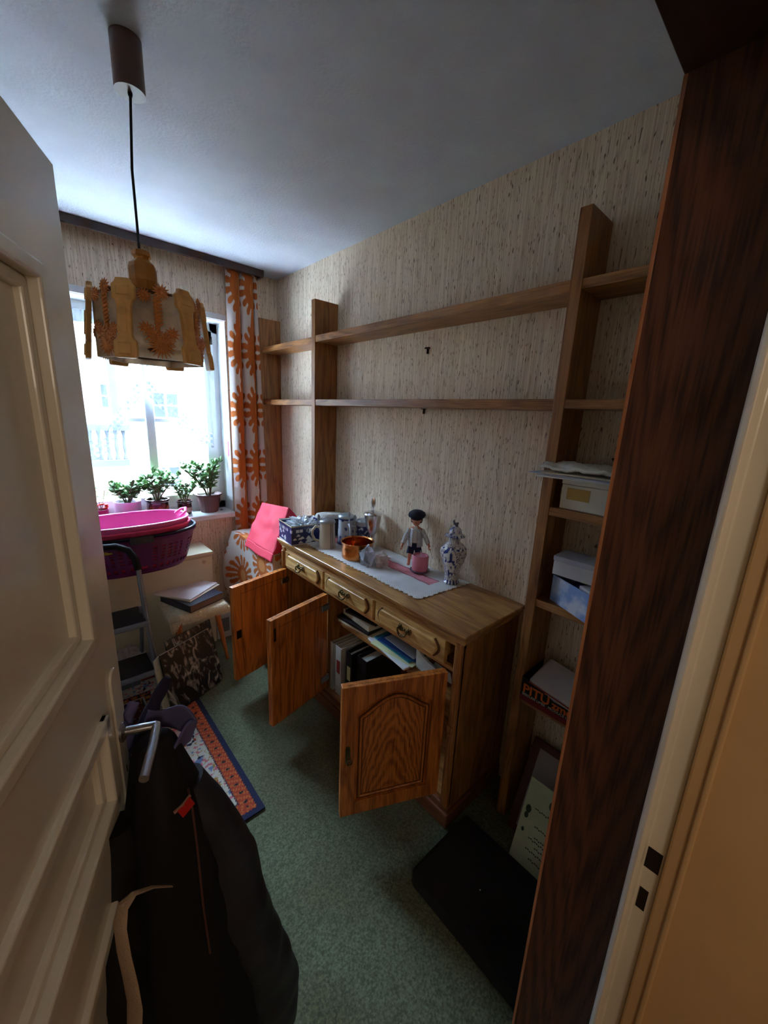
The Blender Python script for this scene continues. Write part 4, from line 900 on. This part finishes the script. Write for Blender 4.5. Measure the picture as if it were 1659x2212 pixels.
# album and white folder
al=book('photo_album','thick dark blue photo album lying on the shaggy stool cover','photo album',(.675,2.535,.462),(.24,.29,.045),.35,mat('dark album cover',(34,34,52),.35),mat('album pages',(120,96,84),.8))
wf_=box_thing('folder','white paper folder lying askew on top of the dark album','folder',(.665,2.615,.512),(.27,.27,.008),.62,mat('white folder card',(222,216,218),.5),tilt=(0,0))
wg=box_thing('folder','cream folder between the white folder and the dark album','folder',(.672,2.60,.5075),(.275,.265,.004),.58,mat('cream folder card',(206,186,160),.6))
# things under the stool
pbx=thing('paper_carton','white cardboard carton with printed sides on the floor right of the stool','carton',(.94,2.79,0))
link('box',MB().box(-.06,.055,-.06,.09,0,.24),mat('white carton',(196,196,200),.7),pbx,bevel=.002)
link('print',MB().box(-.03,.03,-.0612,-.0605,.05,.16),mat('grey print',(120,124,130),.7),pbx)
pbg=crumple('plastic_bag','',(.28,2.56,.155),.09,1.2,.7,1,mat('white carrier plastic',(200,190,190),.5),seed=21,amp=.3,n=32); tag(pbg,'white plastic carrier bag with a red mark under the upper tread of the ladder','bag')
stg=thing('storage_tub','dull grey storage tub on the floor behind the ladder\'s lower tread','storage tub',(.20,2.57,0))
link('tub',MB().box(-.16,.14,-.06,.07,.002,.06),mat('grey plastic',(96,98,106),.6),stg,bevel=.008)
pbg.location.z=.062+.0; 
# marbled portfolios
MRB=None
def marble():
    m,t,b=newmat('black marbled board'); N=t.nodes; L=t.links
    tc=N.new('ShaderNodeTexCoord'); mp=N.new('ShaderNodeMapping'); mp.inputs['Scale'].default_value=(26,26,9); L.new(tc.outputs['Object'],mp.inputs[0])
    n=N.new('ShaderNodeTexNoise'); n.inputs['Scale'].default_value=1; n.inputs['Detail'].default_value=6; n.inputs['Distortion'].default_value=1.2; L.new(mp.outputs[0],n.inputs[0])
    r=N.new('ShaderNodeValToRGB'); L.new(n.outputs[0],r.inputs[0]); e=r.color_ramp.elements; e[0].position=.52; e[0].color=lin((22,22,24)); e[1].position=.70; e[1].color=lin((176,168,158))
    L.new(r.outputs[0],b.inputs['Base Color']); b.inputs['Roughness'].default_value=.35; return m
MRB=marble()
def leaner(name,label,cat,BL,BR,TL,th,m,me=None,inset=None):
    BL,BR,TL=map(Vector,(BL,BR,TL)); u=(BR-BL); v=(TL-BL); t=thing(name,label,cat,tuple(BL)); n=u.cross(v).normalized()*th
    mb=MB().hexa([BL,BR,BR+v,TL],[BL-n,BR-n,BR+v-n,TL-n]); o=link('board',mb,m,t,world=True,bevel=.001); 
    if me: 
        q=.003; un=u.normalized()*q; vn=v.normalized()*q; n2=n.normalized()*.0008
        link('edge_trim',MB().hexa([TL-vn+n2,TL+u-vn+n2,TL+u+n2+vn*.3,TL+n2+vn*.3],[TL-vn-n-n2,TL+u-vn-n-n2,TL+u-n-n2+vn*.3,TL-n-n2+vn*.3]),me,t,world=True)
    return t,u,v,n
leaner('portfolio','black and white marbled portfolio leaning against the stool','portfolio',(.417,2.10,.012),(.722,2.235,.012),(.405,2.235,.325),.012,MRB,mat('pale binding',(150,144,136),.6))
leaner('portfolio','second marbled portfolio leaning just behind the first','portfolio',(.46,2.15,.012),(.745,2.262,.012),(.45,2.30,.36),.012,MRB)
leaner('canvas_board','narrow pale board edge leaning left of the marbled portfolios','board',(.378,2.08,.012),(.42,2.125,.012),(.372,2.22,.31),.008,mat('pale board',(176,168,140),.7))
# ---------------------------------------------------------------- rug
RX0,RX1,RY0,RY1=-.55,.572,1.30,2.62
def rugc(u,v):
    x=u*(RX1-RX0); y=v*(RY1-RY0); e=min(x,RX1-RX0-x,y,RY1-RY0-y)
    navy=lin((28,32,66))[:3]; rd_=lin((176,62,34))[:3]; og=lin((206,110,48))[:3]; cr=lin((206,198,184))[:3]; gd=lin((170,130,64))[:3]; bk=lin((34,26,40))[:3]; pk=lin((206,110,120))[:3]; bl=lin((110,130,170))[:3]; dk=lin((96,24,28))[:3]
    # along coordinate for motifs
    along = y if (x==e or (RX1-RX0-x)==e) else x
    j=.002*math.sin(along*400)
    e+=j
    if e<.026: return navy
    if e<.082:
        c=(e-.054)/.028; p=(along/.052)%1-.5
        if abs(p)**2*16+c*c*1.5<.25: return bk if abs(p)*3+abs(c)<.45 else gd
        return og if math.sin(along*240+c*5)*math.cos(e*300)>.25 else rd_
    if e<.088: return navy
    if e<.205:
        c=(e-.1465); per=.165; k=int(along/per); p=((along/per)%1-.5)*per; r=math.hypot(p,c); th=math.atan2(c,p)
        R1=.042*(1+.14*math.cos(6*th))
        if k%3==0:
            if r<.014: return gd
            if r<.024: return cr
            if r<R1*.85: return navy if (th*3/PI)%2>.5 else rd_
        elif k%3==1:
            if r<.010: return bk
            if r<R1: return gd if math.cos(6*th)>-.1 else rd_
        else:
            if r<.016: return bl
            if r<R1*.9 and math.cos(5*th+r*90)>.1: return pk if math.sin(th*2)>0 else navy
        q=mnoise.noise(Vector((x*48,y*48,1)))
        if q>.36: return pk
        if q<-.40: return bl
        if abs(mnoise.noise(Vector((x*30,y*30,5))))<.03: return gd
        return cr
    if e<.211: return navy
    if e<.245:
        p=(along/.045)%1-.5; return gd if abs(p)<.22 and abs(e-.228)<.009 else rd_ if abs(p)<.35 else bk
    if e<.252: return cr
    q=mnoise.noise(Vector((x*22,y*22,3))); q2=mnoise.noise(Vector((x*60,y*60,8)))
    return gd if q2>.35 else (navy if q>.2 else dk)
rg=thing('rug','oriental rug with navy edge, orange border and cream flowered band on the green carpet','rug',(0,2,0))
link('pile',MB().grid(300,350,lambda u,v:(RX0+(RX1-RX0)*u,RY0+(RY1-RY0)*v,.010+.0015*mnoise.noise(Vector((u*200,v*200,0)))),rugc),painted('wool pile',.95,bump=.5,bscale=260),rg,world=True)
link('backing',MB().box(RX0,RX1,RY0,RY1,.0015,.0088),mat('rug selvedge navy',(28,32,60),.9),rg,world=True,bevel=.002)
# dark bag on rug behind the door (mostly hidden)
# ---------------------------------------------------------------- black cushion on floor
cs=thing('floor_cushion','flat square black box cushion on the carpet beside the shelf','cushion',(1.01,.46,0))
link('cover',MB().box(-.165,.165,-.235,.235,.001,.085),mat('black velour',(9,8,10),.95,var=.1),cs,bevel=.02,seg=4)
link('lint',MB().ball((-.03,.03,.0855),.0025,6,4),mat('white lint',(200,200,200),.9),cs)
# ---------------------------------------------------------------- leaning frame and certificate
ft,u_,v_,n_=leaner('picture_frame','large picture frame with dark red wood leaning on the wall in the shelf bay','picture frame',(1.325,.585,.0),(1.325,.14,.0),(1.475,.585,.36),.012,mat('dark red frame wood',(84,32,26),.5))
iu=u_.normalized(); iv=v_.normalized(); BLv=Vector((1.325,.585,0)); nn=n_.normalized()*.002
a_=BLv+iu*.035+iv*.03; p4=[a_,a_+iu*(u_.length-.07),a_+iu*(u_.length-.07)+iv*(v_.length-.06),a_+iv*(v_.length-.06)]
sgn=1 if nn.x<0 else -1
link('picture',MB().hexa([p+nn*sgn for p in p4],[p-nn*sgn for p in p4]),mat('mauve grey mount',(150,138,136),.7),ft,world=True)
c_bl=Vector((1.225,.515,.002)); c_tl=Vector((1.345,.520,.292)); c_br=Vector((1.225,.29,.002))
cf,cu_,cv_,cn_=leaner('certificate','pale green printed certificate leaning against the red wood picture frame','certificate',c_bl,c_br,c_tl,.004,mat('pale green parchment',(190,196,160),.7))
INK=mat('faded dark ink',(70,72,66),.8); cU=cu_.normalized(); cV=cv_.normalized(); cN=cU.cross(cV); cN=cN if cN.x<0 else -cN
for k,(a,b,w) in enumerate(((.045,.215,.12),(.06,.155,.10),(.07,.118,.09),(.05,.105,.11),(.08,.085,.08),(.05,.065,.12),(.07,.038,.07))):
    ln=MB(); 
    for q in range(int(w/.008)): 
        p=c_bl+cU*(a+q*.008)+cV*(b+.002*math.sin(q*2.3))+cN*.001; ln.hexa([p,p+cU*.006,p+cU*.006+cV*.004,p+cV*.005],[x+cN*.0003 for x in (p,p+cU*.006,p+cU*.006+cV*.004,p+cV*.005)])
    link('script_line',ln,INK,cf,world=True)
for (a,b,r) in ((.022,.20,.013),(.10,.262,.015),(.02,.175,.010),(.022,.12,.007)):
    p=c_bl+cU*a+cV*b+cN*.001; mb=MB(); pts=[p+cU*(r*.8*math.cos(t))+cV*(r*1.2*math.sin(t)) for t in [2*PI*i/14 for i in range(14)]]; mb.hexa(pts,[x+cN*.0003 for x in pts]); link('ornament',mb,mat('dark green ink',(60,80,62),.8),cf,world=True)
# ---------------------------------------------------------------- objects on the short shelves
S3,S4,S5=1.3855,1.0325,.6125
wbx=thing('cardboard_box','white cardboard box with a gold rectangle on its front, on the fourth shelf bay','box',(1.42,.45,S3)); wbx['label']='white lidded box with a gold label rectangle on the narrow shelf under papers'
link('box',MB().box(-.055,.07,-.20,.135,0,.085),mat('cream white card',(226,222,206),.6),wbx,bevel=.002)
link('lid',MB().box(-.057,.072,-.202,.137,.086,.11),mat('cream white card',(226,222,206),.6),wbx,bevel=.003)
link('gold_label',MB().box(-.0565,-.0552,.04,.115,.035,.075).box(-.0555,-.02,.135,.1362,.035,.075),mat('matt gold print',(186,150,76),.5),wbx)
for k,(lab,z,rz,dx,dy,m,h_,a,b) in enumerate((('lowest white envelope on the gold-labelled box',.111,.12,-.03,0,PAPER,.006,.20,.36),('white sheet of paper in the stack on the gold-labelled box',.118,-.08,-.045,.01,mat('bluish paper',(206,214,232),.6),.003,.20,.38),('cream envelope near the top of the stack on the narrow shelf',.122,.10,-.03,.0,CARD,.006,.19,.34))):
    o=box_thing('envelope' if k!=1 else 'paper_sheet',lab,'paper',(1.42+dx,.47+dy,S3+z),(a,b,h_),rz,m,'papers on the gold-labelled box',.002)
pbq=thing('plastic_bag','crumpled white plastic bag lying on top of the envelopes','bag',(1.40,.47,S3+.129)); 
link('bag',MB().grid(50,40,lambda u,v:(-.105+.17*v,-.17+.34*u,.012+.012*math.sin(PI*v)+.010*mnoise.noise(Vector((u*9,v*7,2)))+.005*mnoise.noise(Vector((u*24,v*20,4))))),mat('white film plastic',(224,220,210),.35),pbq,smooth=True,thick=.010)
bkb=crumple('pouch','',(1.455,.385,S3+.178),.05,.7,1.6,.45,mat('dark navy pouch',(30,32,44),.6),seed=31,amp=.25,n=30); tag(bkb,'dark navy pouch on the white plastic bag high on the shelf','pouch')
# sky blue box, rotated
sbx=thing('photo_box','open box with a printed blue sky and clouds, tilted off the shelf edge','box',(1.388,.575,S4),0)
sbx.rotation_euler=(0,0,math.atan2(-.129,-.066))
SKY=None
m,t,b=newmat('printed cloud paper'); N=t.nodes; L=t.links; tc=N.new('ShaderNodeTexCoord'); n=N.new('ShaderNodeTexNoise'); n.inputs['Scale'].default_value=14; n.inputs['Detail'].default_value=5; L.new(tc.outputs['Object'],n.inputs[0]); r=N.new('ShaderNodeValToRGB'); L.new(n.outputs[0],r.inputs[0]); e=r.color_ramp.elements; e[0].position=.45; e[0].color=lin((130,160,214)); e[1].position=.62; e[1].color=lin((212,218,232)); L.new(r.outputs[0],b.inputs['Base Color']); b.inputs['Roughness'].default_value=.5; SKYM=m
link('walls',MB().box(0,.22,-.002,.0,0,.10).box(-.0,.22,.11,.112,0,.10).box(-.002,0,-.002,.112,0,.10).box(.22,.222,-.002,.112,0,.10).box(0,.22,0,.11,0,.002),SKYM,sbx,bevel=.0006)
def inbox(nm,lab,cat,c,d,m,rz=0):
    o=link(nm,MB().box(-d[0]/2,d[0]/2,-d[1]/2,d[1]/2,0,d[2]),m,bevel=.003,loc=(0,0,0)); M_=parent_mat(sbx)@Matrix.Translation(c)@Matrix.Rotation(rz,4,'Z'); o.matrix_world=M_; tag(o,lab,cat)
inbox('small_box','blue and white small carton inside the cloud-printed box','carton',(.07,.045,.0025),(.05,.07,.085),mat('blue carton',(60,84,170),.5),.2)
inbox('small_box','yellow green packet inside the cloud-printed box','packet',(.06,.085,.0025),(.07,.03,.11),mat('olive packet',(150,160,70),.5),.1)
inbox('small_box','white packet inside the cloud-printed box near the door end','packet',(.14,.05,.0025),(.06,.07,.10),PAPER,-.1)
w2=thing('white_carton','slim white carton with a grey lid resting on the cloud-printed box','carton',(1.40,.47,S4+.114),.02)
link('carton',MB().box(-.045,.06,-.14,.10,0,.052),mat('matt white card',(206,206,210),.5),w2,bevel=.0015)
link('lid',MB().box(-.047,.062,-.142,.102,.0525,.07),mat('pale grey card',(188,192,206),.45),w2,bevel=.0015)
# crate with orange lettering
crt=thing('fruit_crate','black and red cardboard fruit crate with orange lettering on the lower shelf','crate',(1.42,.46,S5))
BK=mat('black printed card',(18,16,18),.6); RDC=mat('red printed card',(120,26,30),.6)
dy0,dy1=-.36,.150
dy0=-.36
link('tray',MB().box(-.09,.075,dy0,dy1,0,.004).box(.073,.075,dy0,dy1,0,.075).box(-.09,.075,dy1-.002,dy1,0,.10).box(-.09,.075,dy0,dy0+.002,0,.10),BK,crt)
fp_=[(dy0,.022),(dy1,.022),(dy1,.10),(dy1-.07,.085),(dy1-.13,.062),(dy0+.13,.062),(dy0+.07,.085),(dy0,.10)]
link('front',MB().prism(fp_,'x',-.092,-.090),BK,crt); link('red_band',MB().box(-.0922,-.0898,dy0,dy1,-.002,.022),RDC,crt)
tm1=lambda a,b: Matrix.Translation((crt.location.x-.0925,crt.location.y+a,crt.location.z+b))@Matrix(((0,0,-1,0),(-1,0,0,0),(0,1,0,0),(0,0,0,1)))
text('lettering','PITÚ',.052,mat('orange print',(226,104,40),.5),crt,tm1(.142,.036),.0004,bold=.0012)
text('lettering','zmetta',.040,mat('orange print',(226,104,40),.5),crt,tm1(.025,.036),.0004,bold=.001,sx=1.1)
text('small_lettering','SEEDLESS LIMES · PRODUCE OF',.0135,mat('white print',(206,200,190),.5),crt,tm1(.142,.0235),.0004)
lb=thing('lunch_box','pale grey plastic container with a lid set askew in the fruit crate','container',(1.40,.46,S5+.06)); lb.rotation_euler=(math.radians(4),math.radians(-18),-.1)
lb.location=(1.405,.46,S5+.062)
GP=mat('pale grey plastic lid',(186,178,176),.4)
link('tub',MB().box(-.07,.06,-.13,.11,0,.045),mat('white container',(206,202,204),.4),lb,bevel=.012,seg=3)
link('lid',MB().box(-.077,.067,-.137,.117,.046,.062),GP,lb,bevel=.008,seg=3)
link('red_seal',MB().box(-.0775,.0675,-.1375,.1175,.043,.046),mat('red seal',(170,60,50),.5),lb,bevel=.001)
def shade_glass():
    m=mat('textured shade glass',(232,216,194),.25,var=.25,scale=22,bump=.8,bscale=45); t=m.node_tree; N=t.nodes; L=t.links; b=N['Principled BSDF']
    tr=N.new('ShaderNodeBsdfTranslucent'); L.new(b.inputs['Base Color'].links[0].from_socket,tr.inputs[0]); mx=N.new('ShaderNodeMixShader'); mx.inputs[0].default_value=.72
    L.new(b.outputs[0],mx.inputs[1]); L.new(tr.outputs[0],mx.inputs[2]); L.new(mx.outputs[0],N['Material Output'].inputs[0]); return m
# ---------------------------------------------------------------- pendant lamp
lp=thing('pendant_lamp','pendant lamp with carved wooden brackets, glass panels and amber glass flowers on a black cord','pendant lamp',(.325,1.435,ZC))
lx,ly=.325,1.435
lp.location=(lx,ly,ZC)
AMB=mat('carved light wood',(226,172,100),.5,var=.15,scale=30,coat=.2); LW2=mat('turned wood',(184,124,54),.45,var=.15,scale=25,coat=.2)
lw=lambda n,mb,m,par=lp,**k: link(n,mb.xf(Matrix.Translation((0,0,-ZC))),m,par,**k)
lw('canopy',MB().lathe([(.036,2.478),(.037,2.478),(.037,ZC-.001),(.0,ZC-.001),(0,ZC-.004),(.034,ZC-.004),(.034,2.479)],n=36),mat('brown canopy metal',(96,66,54),.4),smooth=True)
lw('cord',MB().tube([(0,0,ZC-.004),(0,0,2.47),(-.012,0,2.30),(-.012,0,2.10)],.0035,8).tube([(0,0,2.50),(0,0,2.47)],[.009,.005],10),BLACK,smooth=True)
lw('neck',MB().lathe([(.010,2.105),(.024,2.10),(.026,2.088),(.020,2.082),(.020,2.078),(.034,2.066),(.037,2.055),(.037,2.022),(.032,2.010),(.022,1.998),(.020,1.985),(.026,1.975),(0,1.972)],(-.008,0,0),8),LW2)
R=.130
fr_=MB()
for z in (1.972,1.822): fr_.tube([(R*.93*math.cos(2*PI*i/12+PI/12),R*.93*math.sin(2*PI*i/12+PI/12),z) for i in range(13)],.006,6)
for i in range(6): a=2*PI*i/6; fr_.tube([(0,0,1.975),(R*.9*math.cos(a),R*.9*math.sin(a),1.972)],.004,6)
lw('ring_frame',fr_,mat('dark bronze ring',(96,70,44),.4,.5))
GLS=shade_glass()
gA=mat('amber glass flowers',(232,150,82),.2,trans=.25,var=.15,coat=.5)
a0=math.atan2(-1.435,-.325)+.13
for i in range(6):
    a=a0+2*PI*i/6; cA,sA=math.cos(a),math.sin(a); n_=Vector((cA,sA,0)); t_=Vector((-sA,cA,0))
    F=Matrix(((t_.x,0,n_.x,n_.x*R),(t_.y,0,n_.y,n_.y*R),(0,1,0,0),(0,0,0,1)))  # local x tangent, y up, z outward
    hw_=.072
    pn=MB().prism([(-hw_,1.815),(hw_,1.815),(hw_,1.975),(-hw_,1.975)],'y',0,1) if False else None
    g_=MB().add([F@Vector(p) for p in [(-hw_,1.80,-.008),(hw_,1.80,-.008),(hw_,1.975,-.012),(-hw_,1.975,-.012),(-hw_,1.80,-.013),(hw_,1.80,-.013),(hw_,1.975,-.017),(-hw_,1.975,-.017)]],[(0,1,2,3),(7,6,5,4),(0,4,5,1),(1,5,6,2),(2,6,7,3),(3,7,4,0)])
    lw('glass_panel',g_,GLS)
    fl_=MB()
    def burst(cx,cy,r,nn=14):
        for q in range(nn):
            th=2*PI*q/nn; p=F@Vector((cx,cy,.002)); e_=F@Vector((cx+r*math.cos(th),cy+r*math.sin(th),.006)); fl_.tube([p,(p+e_)/2+n_*.004,e_],[.003,.0035,.0005],5)
        fl_.ball(F@Vector((cx,cy,.006)),.006,8,6)
    burst(-.028,1.957,.020); burst(.014,1.972,.022); burst(.004,1.835,.038,20); burst(-.03,1.875,.02,10); burst(.034,1.868,.02,10); burst(-.012,1.858,.028,12); burst(.018,1.85,.026,12)
    for q in range(8):
        zc=1.88+q*.0095; fl_.tube([F@Vector((-.008,zc,.002)),F@Vector((.006,zc+.008,.007)),F@Vector((.014,zc+.014,.002))],[.002,.004,.002],5)
    fl_.tube([F@Vector((0,1.84,.001)),F@Vector((0,1.96,.001))],.006,6)
    lw('glass_flower',fl_,gA,smooth=True)
    b=a+PI/6; n_=Vector((math.cos(b),math.sin(b),0)); t_=Vector((-n_.y,n_.x,0)); RR=R*1.08
    G=Matrix(((t_.x,0,n_.x,n_.x*RR),(t_.y,0,n_.y,n_.y*RR),(0,1,0,0),(0,0,0,1)))
    ol=[(x*1.35,y) for x,y in [(-.019,1.792),(.019,1.792),(.021,1.80),(.021,1.835),(.015,1.842),(.013,1.85),(.013,1.925),(.015,1.935),(.021,1.942),(.021,1.975),(.015,1.982),(.012,1.992),(-.012,1.992),(-.015,1.982),(-.021,1.975),(-.021,1.942),(-.015,1.935),(-.013,1.925),(-.013,1.85),(-.015,1.842),(-.021,1.835),(-.021,1.80)]]
    bk_=MB(); sl=lambda y:.022*(1.992-y)/.2
    bk_.hexa([G@Vector((x,y,-.006+sl(y))) for x,y in ol],[G@Vector((x,y,.008+sl(y))) for x,y in ol])
    bb=lw('bracket',bk_,AMB,bevel=.002)
    ins=MB()
    for (x0,x1,y0,y1) in ((-.018,.018,1.80,1.832),(-.009,.009,1.855,1.92),(-.018,.018,1.948,1.976)):
        ins.hexa([G@Vector((x,y,.006+sl(y))) for x,y in ((x0,y0),(x1,y0),(x1,y1),(x0,y1))],[G@Vector((x,y,.011+sl(y))) for x,y in ((x0*.8,y0+.003),(x1*.8,y0+.003),(x1*.8,y1-.003),(x0*.8,y1-.003))])
    lw('carved_panel',ins,AMB,bb)
lw('lamp_holder',MB().lathe([(.016,1.90),(.018,1.905),(.018,1.965),(.012,1.972)],n=16),mat('white lamp socket',(210,206,196),.4),smooth=True)
lw('bulb',MB().ball((0,0,1.875),.026,16,10),mat('unlit frosted bulb',(224,222,214),.3),smooth=True)
# ---------------------------------------------------------------- jackets on the door handle
NV=mat('black navy nylon',(7,7,12),.75,var=.3,scale=14,bump=.35,bscale=14); NV2=mat('dark grey nylon sleeve',(44,47,57),.5,var=.25,scale=10,bump=.5,bscale=16); LIL=mat('lilac grey lining',(92,88,130),.7)
jk=thing('jacket','black jacket with dark sleeves hanging from the door handle','jacket',(.14,.66,.2))
def jw(a,j): return .07*math.sin(a*3+j*.35)+.04*math.sin(a*7+j*.6)
jr=[((.108,.735,1.075),.030,.022,.1),((.108,.72,1.04),.040,.034,.0),((.110,.70,.98),.056,.045,0),((.112,.69,.90),.078,.055,0),((.112,.68,.80),.090,.06,0),((.112,.67,.68),.100,.065,0),((.115,.655,.54),.108,.07,0),((.115,.64,.40),.112,.074,0),((.115,.63,.28),.115,.076,0),((.115,.625,.16),.115,.076,0)]
link('body',MB().loft(jr,40,jw),NV,jk,world=True,smooth=True,sub=1)
slv=[(.152,.705,.96),(.182,.695,.86),(.208,.685,.72),(.234,.67,.57),(.256,.655,.43),(.282,.64,.30),(.300,.635,.19)]
def tubew(pts,rad,n=24,amp=.12,fr=3,sd=0):
    m=MB().tube(pts,rad,n); k=len(pts)
    for i,v in enumerate(m.v):
        r_=i//n; c=Vector(pts[min(r_,k-1)]); d=v-c; v+=d*amp*(math.sin(i%n*2*PI/n*2+r_*fr+sd)+1.6*mnoise.noise(Vector((v.x*14,v.y*14,v.z*22+sd))))
    return m
def dense(p,rad,k=5):
    P=[];Rr=[]
    for i in range(len(p)-1):
        for q in range(k):
            t=q/k; P.append(Vector(p[i]).lerp(Vector(p[i+1]),t)); Rr.append(rad[i]+(rad[i+1]-rad[i])*t)
    return P+[Vector(p[-1])],Rr+[rad[-1]]
P_,R_=dense(slv,[.034,.050,.058,.062,.064,.062,.050],9); link('sleeve',tubew(P_,R_,40,.075,.25),NV2,jk,world=True,smooth=True)
P_,R_=dense([(.035,.70,.95),(.022,.665,.80),(.012,.64,.64),(.008,.62,.46),(.0,.60,.30)],[.03,.038,.042,.042,.036]); link('sleeve',tubew(P_,R_,24,.10,1.3,1),NV,jk,world=True,smooth=True)
link('collar',MB().grid(30,16,lambda u,v:(.100+.070*math.sin(u*PI*.9)+.014*v,.79-.09*u+.01*math.sin(u*9),1.045-.03*u+.04*v-.008*math.sin(u*14)*v)),LIL,jk,world=True,smooth=True,thick=.005)
link('zip',MB().tube([(.140,.645,1.0),(.142,.636,.96),(.142,.626,.88),(.140,.612,.76),(.142,.600,.64)],.0022,6),mat('brown zip tape',(88,54,48),.6),jk,world=True)
link('red_tag',MB().box(-.012,.012,-.001,.001,-.014,.008).xf(Matrix.Translation(U(401,1742,Y=.605))@Matrix.Rotation(.3,4,'Z')@Matrix.Rotation(-.35,4,'Y')),mat('red tag',(190,24,20),.6),jk,world=True)
link('pocket_trim',MB().tube([U(376,1756,Y=.605),U(394,1740,Y=.605),U(411,1718,Y=.612)],.0028,6),mat('beige trim',(150,110,90),.7),jk,world=True)
scf=thing('hooded_sweater','dark violet sweater with lilac piping draped over the door handle','sweater',(.15,.8,1.0))
P_,R_=dense([(.085,.80,.93),(.10,.80,1.0),(.125,.81,1.07),(.158,.815,1.125)],[.02,.024,.02,.006]); link('hood',tubew(P_,R_,16,.2,.8),mat('dark violet knit',(34,28,56),.85),scf,world=True,smooth=True)
P_,R_=dense([(.045,.80,.98),(.07,.80,1.02),(.08,.80,1.075),(.095,.81,1.10)],[.01,.014,.012,.008]); link('tip',tubew(P_,R_,12,.2,.8),LIL,scf,world=True,smooth=True)
blt=thing('fabric_belt','long beige fabric belt hanging down the front of the black jacket','belt',(.05,.56,.2))
bp_=[tuple(U(a,b,Y=c)) for a,b,c in ((372,1914,.575),(330,1916,.568),(290,1930,.56),(266,1958,.553),(259,2000,.548),(268,2060,.545),(282,2120,.54),(291,2170,.537),(290,2230,.535),(284,2330,.53))]
P_,R_=dense(bp_,[.003,.0035,.005,.010,.014,.016,.017,.017,.016,.014],4); link('strap',MB().tube(P_,R_,10,flat=.22),mat('beige webbing',(176,150,126),.85,bump=.3,bscale=300),blt,world=True,smooth=True)
